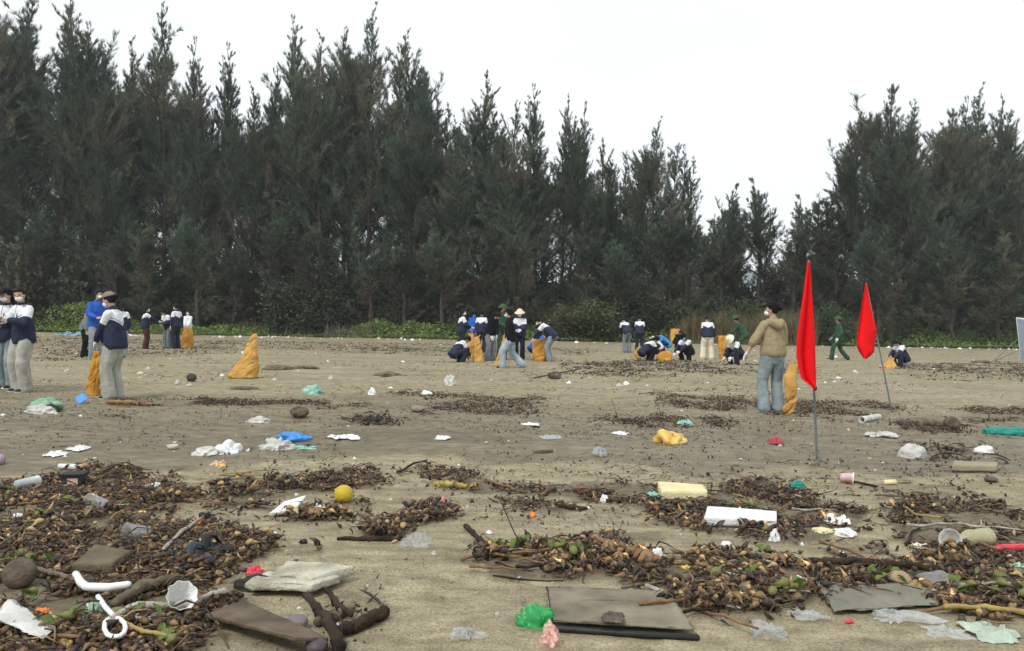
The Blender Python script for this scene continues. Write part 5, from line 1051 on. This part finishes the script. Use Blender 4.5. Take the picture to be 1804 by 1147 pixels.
S1('dead_leaf', (1055, 1096, 1104, 1122), .3, M('dead_brown_leaf', (.10, .08, .065), .6, .2, 9, .3), 'broad dead brown leaf on the dark edge of the grey panel', 'leaf', 31, .1).location.z += .045
quadslab('grey_sheet', [(1470, 1080), (1655, 1068), (1640, 1045), (1435, 1038)], .008, sheetm, 'flat grey sandy sheet below the green hyacinth at the right', 'sheet', 7, (.01, .01, .02, .01), .014)
quadslab('plastic_sheet', [(-10, 1120), (78, 1152), (92, 1128), (20, 1092)], .004, dirty, 'torn off white sheet in the bottom left corner', 'sheet', 22, (.05, .05, .04, .07), .012)
quadslab('wooden_block', [(126, 1014), (198, 1016), (232, 996), (168, 985)], .055, M('brown_block', (.115, .095, .058), .85, .2, 6, .6, 50, .2, col2=(.17, .14, .09)), 'brown wooden block lying on the left drift', 'block', 8, (0, 0, 0, 0), .003, 12, 10)
x0_, c_, _ = quadslab('foam_board', [(1240, 930), (1368, 936), (1368, 920), (1246, 912)], .055, foam, 'white foam box lid lying on the debris at the right', 'foam box', 9, (0, 0, 0, 0), .002, 24, 10)
ed = np.array([gpt(1300, 934, .060), gpt(1303, 914, .058)]) - c_; link('ridge', mesh('ridge', *tube(ed, .008, 6), True, None, [foam]), x0_)
ed = np.array([gpt(1246, 918, .060), gpt(1366, 925, .060)]) - c_; link('ridge', mesh('ridge', *tube(ed, .006, 6), True, None, [foam]), x0_)
x0_, c_, _ = quadslab('foam_box', [(1165, 884), (1246, 886), (1238, 868), (1158, 866)], .075, foamc, 'cream coloured foam box standing in the debris belt', 'foam box', 10, (0, 0, 0, 0), .003, 24, 10)
ed = np.array([gpt(1160, 878, .080), gpt(1242, 878, .080)]) - c_; link('ridge', mesh('ridge', *tube(ed, .006, 6), True, None, [foamc]), x0_)
C1('red_scrap', (1206, 871, 1222, 883), .8, M('coral_plastic', (.75, .18, .08), .5, .1, 9, .1), 'coral triangle scrap at the front of the cream foam box', 'scrap', 51, .2, 1, 2)
quadslab('foam_slab', [(474, 912), (520, 906), (540, 890), (500, 896)], .022, foam, 'white oblong foam slab tilted on debris below the yellow fruit', 'foam slab', 11, (0, .01, .05, .03), .003, 20, 10); S1('foam_piece', (538, 886, 590, 911), .5, foam, 'jagged white foam piece right of the oblong slab', 'foam', 32, .35)
quadslab('foam_log', [(1677, 832), (1756, 834), (1758, 826), (1680, 822)], .060, M('sandy_beige_foam', (.30, .26, .18), .9, .12, 5, .4), 'beige half buried block at the right on wet sand', 'block', 12, (0, 0, 0, 0), .004, 20, 10)
x, y, w_, d_, h_ = fr((219, 906, 264, 927), .5); a_ = np.arange(30) * 6.283 / 30
V, F = lathe([(.001, 0), (.95, 0), (1, .3), (1, .7), (.94, 1), (.001, 1)], 28); put('cushion', (V * [w_ / 2, w_ * .3, .035], F), M('brown_pad', (.10, .075, .055), .8, .2, 9, .4), (x, y), 'oval brown pad with yellow cloth behind it on the left drift', 'pad', .2, dz=.02)
C1('yellow_cloth', (232, 899, 262, 912), .6, pyel, 'yellow cloth rim behind the oval brown pad', 'cloth', 52, .5, 2.2)
# cups, bottles, tubes
def lying(name, P0, P1, prof, mat, label, cat, n=22, z=None, group=None):       # a turned body from pixel P0 to P1; prof (t, radius) in metres
    a = gpt(*P0); b_ = gpt(*P1); ax = unit(b_ - a); Ln = np.linalg.norm(b_ - a); sd_ = unit(np.cross([0, 0, 1], ax)); up_ = np.cross(ax, sd_)
    V, F = lathe([(r_, t_ * Ln) for t_, r_ in prof], n); W = V[:, [0]] * sd_ + V[:, [1]] * up_ + V[:, [2]] * ax; rm = max(r_ for t_, r_ in prof)
    return link(name, mesh(name, W, F, True, None, [mat]), None, a + [0, 0, rm * .9 if z is None else z], None, label, cat, group), ax, Ln
cupp = [(0, .0005), (0, .027), (.02, .030), (1, .042), (1.0, .045), (.985, .045), (.97, .040), (.03, .028), (.03, .0005)]
lying('plastic_cup', (28, 868), (66, 860), cupp, M('frosted_cup', (.48, .55, .54), .3, .1, 6, .1, spec=.5, clear=.3), 'fallen frosted cup at the left above the drift', 'cup'); lying('plastic_cup', (188, 906), (158, 898), cupp, pclear, 'tilted clear cup in the left drift', 'cup')
lying('plastic_cup', (262, 960), (222, 958), [(t_, r_ * 1.15) for t_, r_ in cupp], pclear, 'clear cup with open mouth to the left, middle of the left drift', 'cup')
c_, ax_, L_ = lying('drink_cup', (1480, 850), (1502, 852), [(t_, r_ * 1.1) for t_, r_ in cupp], M('red_white_cup', (.55, .10, .12), .4, .3, 18, .05, col2=(.72, .62, .60)), 'fallen red and white cup with pale rim near a stick', 'cup'); V, F = lathe([(.0005, 0), (.052, 0), (.052, .008), (.0005, .010)], 20)
sd_ = unit(np.cross([0, 0, 1], ax_)); W = V[:, [0]] * sd_ + V[:, [1]] * np.cross(ax_, sd_) + V[:, [2]] * ax_ + ax_ * L_; link('lid', mesh('lid', W, F, True, None, [pw]), c_)
lying('float', (-12, 822), (6, 822), [(0, .0005), (.0, .035), (.5, .045), (1, .04), (1.05, .0005)], lilac, 'lilac plastic lid at the left edge', 'lid')
bot = [(0, .0005), (0, .028), (.05, .034), (.35, .033), (.5, .030), (.65, .034), (.8, .026), (.92, .013), (1, .013), (1.0, .0005)]
lying('bottle', (1745, 960), (1688, 962), [(t_, r_ * 1.6) for t_, r_ in bot], M('greenish_clear_plastic', (.50, .48, .26), .25, .15, 8, .3, spec=.6, clear=.35), 'greenish crushed bottle right of the broken white bowl', 'bottle'); lying('bottle', (1622, 1038), (1672, 1030), [(t_, r_ * 1.2) for t_, r_ in bot], pclear, 'clear bottle right of the ribbed tan ball', 'bottle')
lying('tube', (1752, 972), (1812, 972), [(0, .0005), (0.02, .018), (.1, .022), (.9, .022), (.95, .012), (1, .0005)], redp, 'bright red plastic tube at the right edge', 'tube'); lying('cap', (1558, 853), (1578, 853), [(0, .0005), (0, .024), (1, .024), (1, .0005)], M('cream_yellow_pack', (.74, .62, .35), .5, .12, 9, .1), 'small cream yellow carton on the sand right of the red cup', 'carton', 4)
lying('pipe', (1548, 735), (1518, 742), [(0, .040), (1, .045), (1, .036), (0, .034), (0, .04)], dirty, 'whitish pipe end with dark mouth near the far flag pole', 'pipe'); lying('white_cup', (105, 828), (140, 832), [(0, .0005), (0, .02), (1, .024), (1, .0005)], pw, 'white round container above the dark planter', 'container')
x, y, w_, d_, h_ = fr((113, 838, 147, 862), .85); pk = thing('planter', 'dark grey square planter with a pinkish label on the left drift', 'planter', (x, y, gz(x, y)), .15)
V, F = box(w_, w_ * .8, h_, 1, 1, 1); V[:, :2] *= (.78 + .22 * V[:, 2:3] / h_); link('tub', mesh('tub', V, F, False, None, [M('dark_green_grey_plastic', (.05, .06, .055), .5, .1, 9, 0)]), pk); V, F = box(w_ * 1.14, w_ * .94, .016, 1, 1, 1); link('rim', mesh('rim', V + [0, 0, h_ - .004], F, False, None, [greyd]), pk); V, F = box(w_ * .5, .004, h_ * .6, 1, 1, 1); link('label', mesh('label', V + [.01, -w_ * .385, h_ * .18], F, False, None, [pink]), pk)
x, y, w_, d_, h_ = fr((278, 1046, 344, 1088), .8); V, F = lathe([(.022, 0), (.045, .03), (.060, .09), (.063, .092), (.058, .086), (.042, .03), (.0005, .012)], 36); ang_ = np.arctan2(V[:, 1], V[:, 0]); V[:, :2] *= (1 + .045 * np.sign(np.sin(ang_ * 9)))[:, None]
put('fluted_cup', (V @ rotm(x=.9, z=.7).T + [0, 0, .045], F), foam, (x, y), 'broken fluted white foam cup right of the driftwood beam', 'cup')
x, y, w_, d_, h_ = fr((1655, 932, 1698, 966), .8); V, F = lathe([(.0005, 0), (.03, 0), (.055, .035), (.075, .06), (.079, .06), (.058, .033), (.032, -.004), (.0005, -.004)], 28); put('white_bowl', ((V @ rotm(x=1.25, z=-.7).T) * .8 + [0, 0, .045], F), dirty, (x, y), 'broken white bowl tipped on its side at the right', 'bowl')
x, y, w_, d_, h_ = fr((294, 782, 314, 794), .8); V, F = lathe([(.0005, 0), (.035, 0), (.055, .045), (.058, .045), (.038, -.0), (.0005, .004)], 24); put('bowl', (V * (w_ / .116), F), bowlm, (x, y), 'small pale upright bowl alone on the wet sand', 'bowl')
# slippers
def slipper(px, py, rz, label, mat):
    g_ = gp(px, py); r_ = thing('slipper', label, 'slipper', (g_[0], g_[1], gz(*g_) + .03), rz); o = []
    for k in range(32):
        a = k * 6.283 / 32; o.append([.048 * math.cos(a) * (1 + .18 * math.sin(a)), .125 * math.sin(a)])
    o = np.array(o); V = np.concatenate([np.c_[o, o[:, 0] * 0], np.c_[o * .97, o[:, 0] * 0 + .022], [[0, 0, 0], [0, 0, .022]]]); F = [(k, (k + 1) % 32, (k + 1) % 32 + 32) for k in range(32)] + [(k, (k + 1) % 32 + 32, k + 32) for k in range(32)] + [(64, (k + 1) % 32, k) for k in range(32)] + [(65, k + 32, (k + 1) % 32 + 32) for k in range(32)]
    link('sole', mesh('sole', V, np.array(F), True, None, [mat]), r_); P = [[-.05, .01, .015], [-.035, .03, .06], [0, .045, .075], [.035, .03, .06], [.05, .01, .015]]; link('strap', mesh('strap', *tube(P, .022, 8, None, .005), True, None, [mat]), r_)
slipper(352, 1000, .9, 'dark blue slipper, nearer one of the pair on the left drift', navyr); slipper(378, 985, 1.2, 'dark slipper, farther one of the pair on the left drift', dark)
branch('black_tube', [(292, 992), (315, 994), (336, 990)], [.02, .026, .02], dark, 'short thick black piece left of the dark slippers', 'rubber piece', .02)
# sticks, beams, roots
branch('driftwood_beam', [(203, 1088), (250, 1058), (312, 1036)], [.019, .025, .021], wood, 'grey brown driftwood beam leaning across the left drift', 'driftwood', .05); branch('white_pipe', [(133, 1034), (142, 1052), (152, 1060), (190, 1063), (226, 1058)], [.016, .018, .018, .018, .017], pw, 'bent white pipe in the left drift', 'pipe', .06)
branch('white_root', [(200, 1118), (225, 1100), (245, 1094), (290, 1094), (340, 1085), (372, 1072), (396, 1070)], [.013, .014, .014, .015, .013, .010, .013], woodp, 'pale bent root running from the white loop to the plywood', 'root', .06)
P = [(182 + 20 + 19 * math.cos(a), 1132 + 15 * math.sin(a)) for a in np.linspace(0, 6.4, 12)]; branch('white_loop', P, .009, pw, 'white plastic loop at the lower end of the pale root', 'loop', .06); branch('white_strap', [(172, 1084), (186, 1103), (198, 1116)], .010, pw, 'white strap rising above the white loop', 'strap', .07)
branch('branch_piece', [(243, 1104), (262, 1106), (285, 1096)], [.016, .016, .012], woodp, 'short pale branch piece under the bent root', 'branch', .03)
branch('yellow_stick', [(212, 1118), (250, 1132), (300, 1140)], .008, bamb, 'yellow brown stick right of the white loop', 'stick', .05); branch('pale_stick', [(289, 988), (320, 960), (357, 930)], [.009, .010, .009], woodp, 'pale stick leaning up to the orange wrapper', 'stick', .05); branch('brown_stick', [(55, 1012), (90, 1022), (130, 1032)], [.009, .011, .010], wood, 'brown stick running from the coconut to the white pipe', 'stick', .04)
branch('brown_stick', [(2, 978), (25, 965), (50, 940)], .007, wood, 'thin stick at the left edge above the coconut', 'stick', .05); branch('brown_stick', [(100, 925), (130, 922), (158, 922)], .009, wood, 'short brown stick at the upper left of the drift', 'stick', .03)
fk = branch('forked_branch', [(538, 1062), (562, 1085), (585, 1115), (598, 1150)], [.014, .019, .023, .028], woodd, 'dark wet forked branch right of the plywood board', 'branch', .035); c_ = np.array(fk.location); P = np.array([gpt(590, 1122, .035), gpt(630, 1108, .03), gpt(676, 1088, .03)]) - c_; link('limb', mesh('limb', *stick(P, [.022, .027, .028], 5), True, None, [woodd]), fk); P = np.array([gpt(575, 1052, .03), gpt(595, 1075, .03), gpt(618, 1092, .03)]) - c_; link('limb', mesh('limb', *stick(P, [.012, .014, .012], 6), True, None, [woodd]), fk)
P = np.array([gpt(560, 1100, .02), gpt(590, 1088, .02), gpt(620, 1075, .02)]) - c_; link('limb', mesh('limb', *stick(P, [.02, .024, .02], 7), True, None, [wood]), fk)
branch('dark_stick', [(596, 951), (650, 952), (706, 951)], [.008, .017, .018], woodd, 'dark stick pointing left from the clear crumpled bag', 'stick', .012); branch('dark_stick', [(820, 930), (848, 958), (892, 992)], [.013, .017, .019], woodd, 'thick dark stick slanting into the front drift', 'stick', .02)
branch('thin_twig', [(880, 922, .16), (905, 960, .08), (932, 990, .01)], .0035, woodd, 'thin upright twig beside the green leaves', 'twig'); bb_ = branch('brown_branch', [(1038, 962), (1075, 974), (1105, 985), (1140, 1003)], [.012, .020, .024, .022], woodo, 'thick orange brown branch in the front drift', 'branch', .035)
branch('rotten_stump', [(1122, 998), (1140, 1003), (1165, 1008)], [.026, .036, .024], woodo, 'rotten reddish stump at the end of the orange brown branch', 'stump', .03); branch('orange_stick', [(1190, 1010), (1220, 1010), (1250, 1014)], .009, woodo, 'orange stick right of the rotten stump', 'stick', .03)
branch('rotten_stalk', [(766, 856), (790, 857), (820, 860)], [.020, .028, .020], M('yellow_brown_stalk', (.13, .08, .03), .5, .4, 12, .3, col2=(.42, .33, .07)), 'yellow and brown stalk on the middle debris belt', 'stalk', .022); branch('dark_plank', [(1416, 1010), (1500, 1010), (1600, 1014), (1690, 1020)], [.016, .020, .018, .014], woodd, 'long dark wet plank across the right drift', 'plank', .045)
branch('bamboo_pole', [(1665, 1082), (1740, 1086), (1840, 1092)], [.011, .012, .012], bamb, 'yellow brown bamboo pole at the lower right edge', 'pole', .04); branch('dark_stick', [(1500, 850), (1522, 854), (1544, 859)], .009, woodd, 'dark stick pointing right from the fallen red cup', 'stick', .012); branch('bamboo_stick', [(1595, 905, .05), (1612, 925, .06), (1655, 932, .06)], .006, bamb, 'yellow bent stick left of the broken white bowl', 'stick')
branch('dark_stick', [(1560, 1035), (1590, 1045), (1625, 1052)], .007, woodd, 'dark stick lying over the grey sheet', 'stick', .04); branch('driftwood_log', [(190, 709), (230, 710), (272, 711)], [.030, .035, .028], woodo, 'orange brown log on the debris line at the left', 'log', .025); branch('driftwood_log', [(1622, 748), (1645, 746), (1667, 744)], [.035, .04, .035], wood, 'pale log left of the dark round coconut at the right', 'log', .03)
branch('brown_stick', [(942, 802), (957, 801), (972, 799)], [.015, .02, .018], wood, 'short brown stick on the wet sand left of the torn film', 'stick', .012); branch('driftwood_log', [(940, 668), (980, 660), (1022, 652)], .018, wood, 'long thin driftwood near the brown clod', 'driftwood', .015); branch('thin_twig', [(934, 675, .0), (938, 655, .1), (940, 640, .25)], .005, wood, 'thin twig standing in the sand below the centre group', 'twig')
branch('dark_stick', [(985, 893), (1008, 897), (1032, 899)], [.012, .016, .012], woodd, 'dark stick at the lower edge of the middle debris', 'stick', .015); branch('brown_stick', [(460, 893), (490, 899), (540, 905)], .008, wood, 'brown stick behind the white foam slabs on the left', 'stick', .02)
branch('thin_twig', [(1077, 716, .12), (1085, 728, .05), (1090, 738, 0)], .004, woodd, 'thin twig sticking out of the right debris line', 'twig'); branch('thin_twig', [(1156, 716, .14), (1162, 726, .05), (1166, 738, 0)], .004, woodd, 'second thin twig sticking out right of the first', 'twig')
# teal rope net
x, y, w_, d_, h_ = fr((1742, 745, 1815, 765), .7); nt_ = thing('net_roll', 'rolled teal fishing net at the right edge', 'net', (x, y, gz(x, y)), -.1)
for k in range(9):
    q = np.random.default_rng(k); t_ = np.linspace(-.5, .5, 26); a = t_ * 9 + k * .7; P = np.stack([t_ * w_ * 1.1, np.cos(a) * h_ * .35 + q.normal(0, .012, 26), np.sin(a) * h_ * .35 + h_ * .42 + q.normal(0, .012, 26)], 1); link('net_strand', mesh('net_strand', *tube(P, .03, 6), True, None, [netm]), nt_)
S1('blue_film', (105, 583, 162, 594), .5, M('faded_blue_film', (.22, .34, .40), .6, .2, 5, .3), 'faded blue film at the edge of the green plants at the left', 'plastic film', 41, .5)
for px, py, w_, lb in [(490, 652, 30, 'left sand mound right of the lone orange sack'), (540, 650, 24, 'small sand mound at the right of the left one'), (682, 665, 34, 'flat mud mound on the middle sand'), (430, 684, 24, 'grey mud lump below the lone orange sack'), (1730, 640, 20, 'small mud lump at the far right')]:
    C1('sand_mound', (px - w_, py - w_ * .33, px + w_, py), .8, M('mud_mound', (.15, .115, .075), .9, .25, 9, .7), lb, 'mound', px, .3, 2.5)

# small white rubbish: one object each
SC = [crumple(1, .8, .45, s, 2, .7, 2.0) for s in range(1, 6)] + [sheet(1, .7, .25, s, 9, .5, .01) for s in range(6, 10)]
SMm = [[mesh('foam_scrap', V, F, True, None, [m_]) for m_ in (pw, foamc, dirty)] for V, F in SC]
r4 = np.random.default_rng(31)
def scrap(px, py, s, lb, grp, dist=None):
    g_ = gp(px, py) if dist is None else at(px, py, dist)[:2]; o = link('plastic_scrap', SMm[r4.integers(9)][r4.choice(3, p=[.5, .12, .38])], None, (g_[0], g_[1], gz(*g_)), (0, 0, r4.uniform(0, 6.28)), lb, 'scrap', grp); o.scale = (s, s, s * r4.uniform(.6, 1.1))
for k in range(150):     # the white line before the green plants
    px = r4.choice([r4.uniform(360, 600), r4.uniform(60, 330), r4.uniform(1590, 1810), r4.uniform(600, 1600)], p=[.34, .2, .26, .2]); scrap(px, 590, r4.uniform(.08, .36), 'whitish scrap in the line of rubbish along the green plants', 'whitish scraps along the plants', np.interp(px, [0, 1804], [46.6, 50.3]) - abs(r4.normal(0, 1.1)))
for k in range(95): scrap(r4.uniform(0, 1804), r4.uniform(602, 690), r4.uniform(.06, .20), 'tiny pale scrap on the middle sand', 'tiny pale scraps on the middle sand')
for k in range(60): scrap(r4.uniform(0, 1804), r4.uniform(695, 830), r4.uniform(.02, .07), 'tiny pale scrap on the wet sand', 'tiny pale scraps on the wet sand')
for k in range(55): scrap(r4.uniform(0, 1804), r4.uniform(845, 1100), r4.uniform(.015, .05), 'tiny pale scrap in the front debris', 'tiny pale scraps in the front debris')

# loose sticks and reeds lying in and beside the drifts
STM = []
for k in range(8):
    q = np.random.default_rng(200 + k); n_ = 6; P = np.zeros((n_, 3)); P[:, 0] = np.linspace(-.5, .5, n_); P[:, 1] = np.cumsum(q.normal(0, .025, n_)); P[:, 2] = np.abs(q.normal(.02, .012, n_)) + .01
    V, F = tube(P, np.linspace(.020, .009, n_) * q.uniform(.6, 1.3), 6); STM.append(mesh('loose_stick', V, F, True, None, [(wood, woodd, woodo, woodp, bamb)[k % 5]]))
r5 = np.random.default_rng(19); made = 0
while made < 130:
    zi = [0, 0, 1, 6, 6, 9, 10, 10, 11, 11, 12][r5.integers(11)]; Pz = ZW[zi][0]; x, y = r5.uniform(Pz[:, 0].min(), Pz[:, 0].max()), r5.uniform(Pz[:, 1].min(), Pz[:, 1].max()); wx, wy = warp(np.array([x]), np.array([y]))
    if y < 3 or abs(x) > .7 * y or not inpoly(wx + r5.normal(0, .08), wy + r5.normal(0, .1), Pz)[0]: continue
    o = link('loose_stick', STM[r5.integers(8)], None, (x, y, gz(x, y) + .012), (0, r5.normal(0, .06), r5.normal(0, .7)), 'loose stick or reed lying in the front drifts', 'stick', 'loose sticks in the front drifts'); l_ = r5.uniform(.12, .48); o.scale = (l_, l_ ** .5 * .75, l_ ** .5 * .75); made += 1

# ------------------------------------------------------------------ damp air
Vh_, Fh_ = box(900, 700, 30, 1, 1, 1); hz = bpy.data.materials.new('haze'); hz.use_nodes = True; N = hz.node_tree.nodes
for n_ in list(N):
    if n_.type != 'OUTPUT_MATERIAL': N.remove(n_)
pv = N.new('ShaderNodeVolumePrincipled'); pv.inputs['Color'].default_value = (.93, .96, 1, 1); pv.inputs['Density'].default_value = .0006; pv.inputs['Anisotropy'].default_value = .2
hz.node_tree.links.new(pv.outputs[0], N['Material Output'].inputs['Volume'])
link('haze', mesh('haze', Vh_ + [0, 250, -1.2], Fh_, False, None, [hz]), kind='stuff', label='thin damp air over the beach', cat='haze')
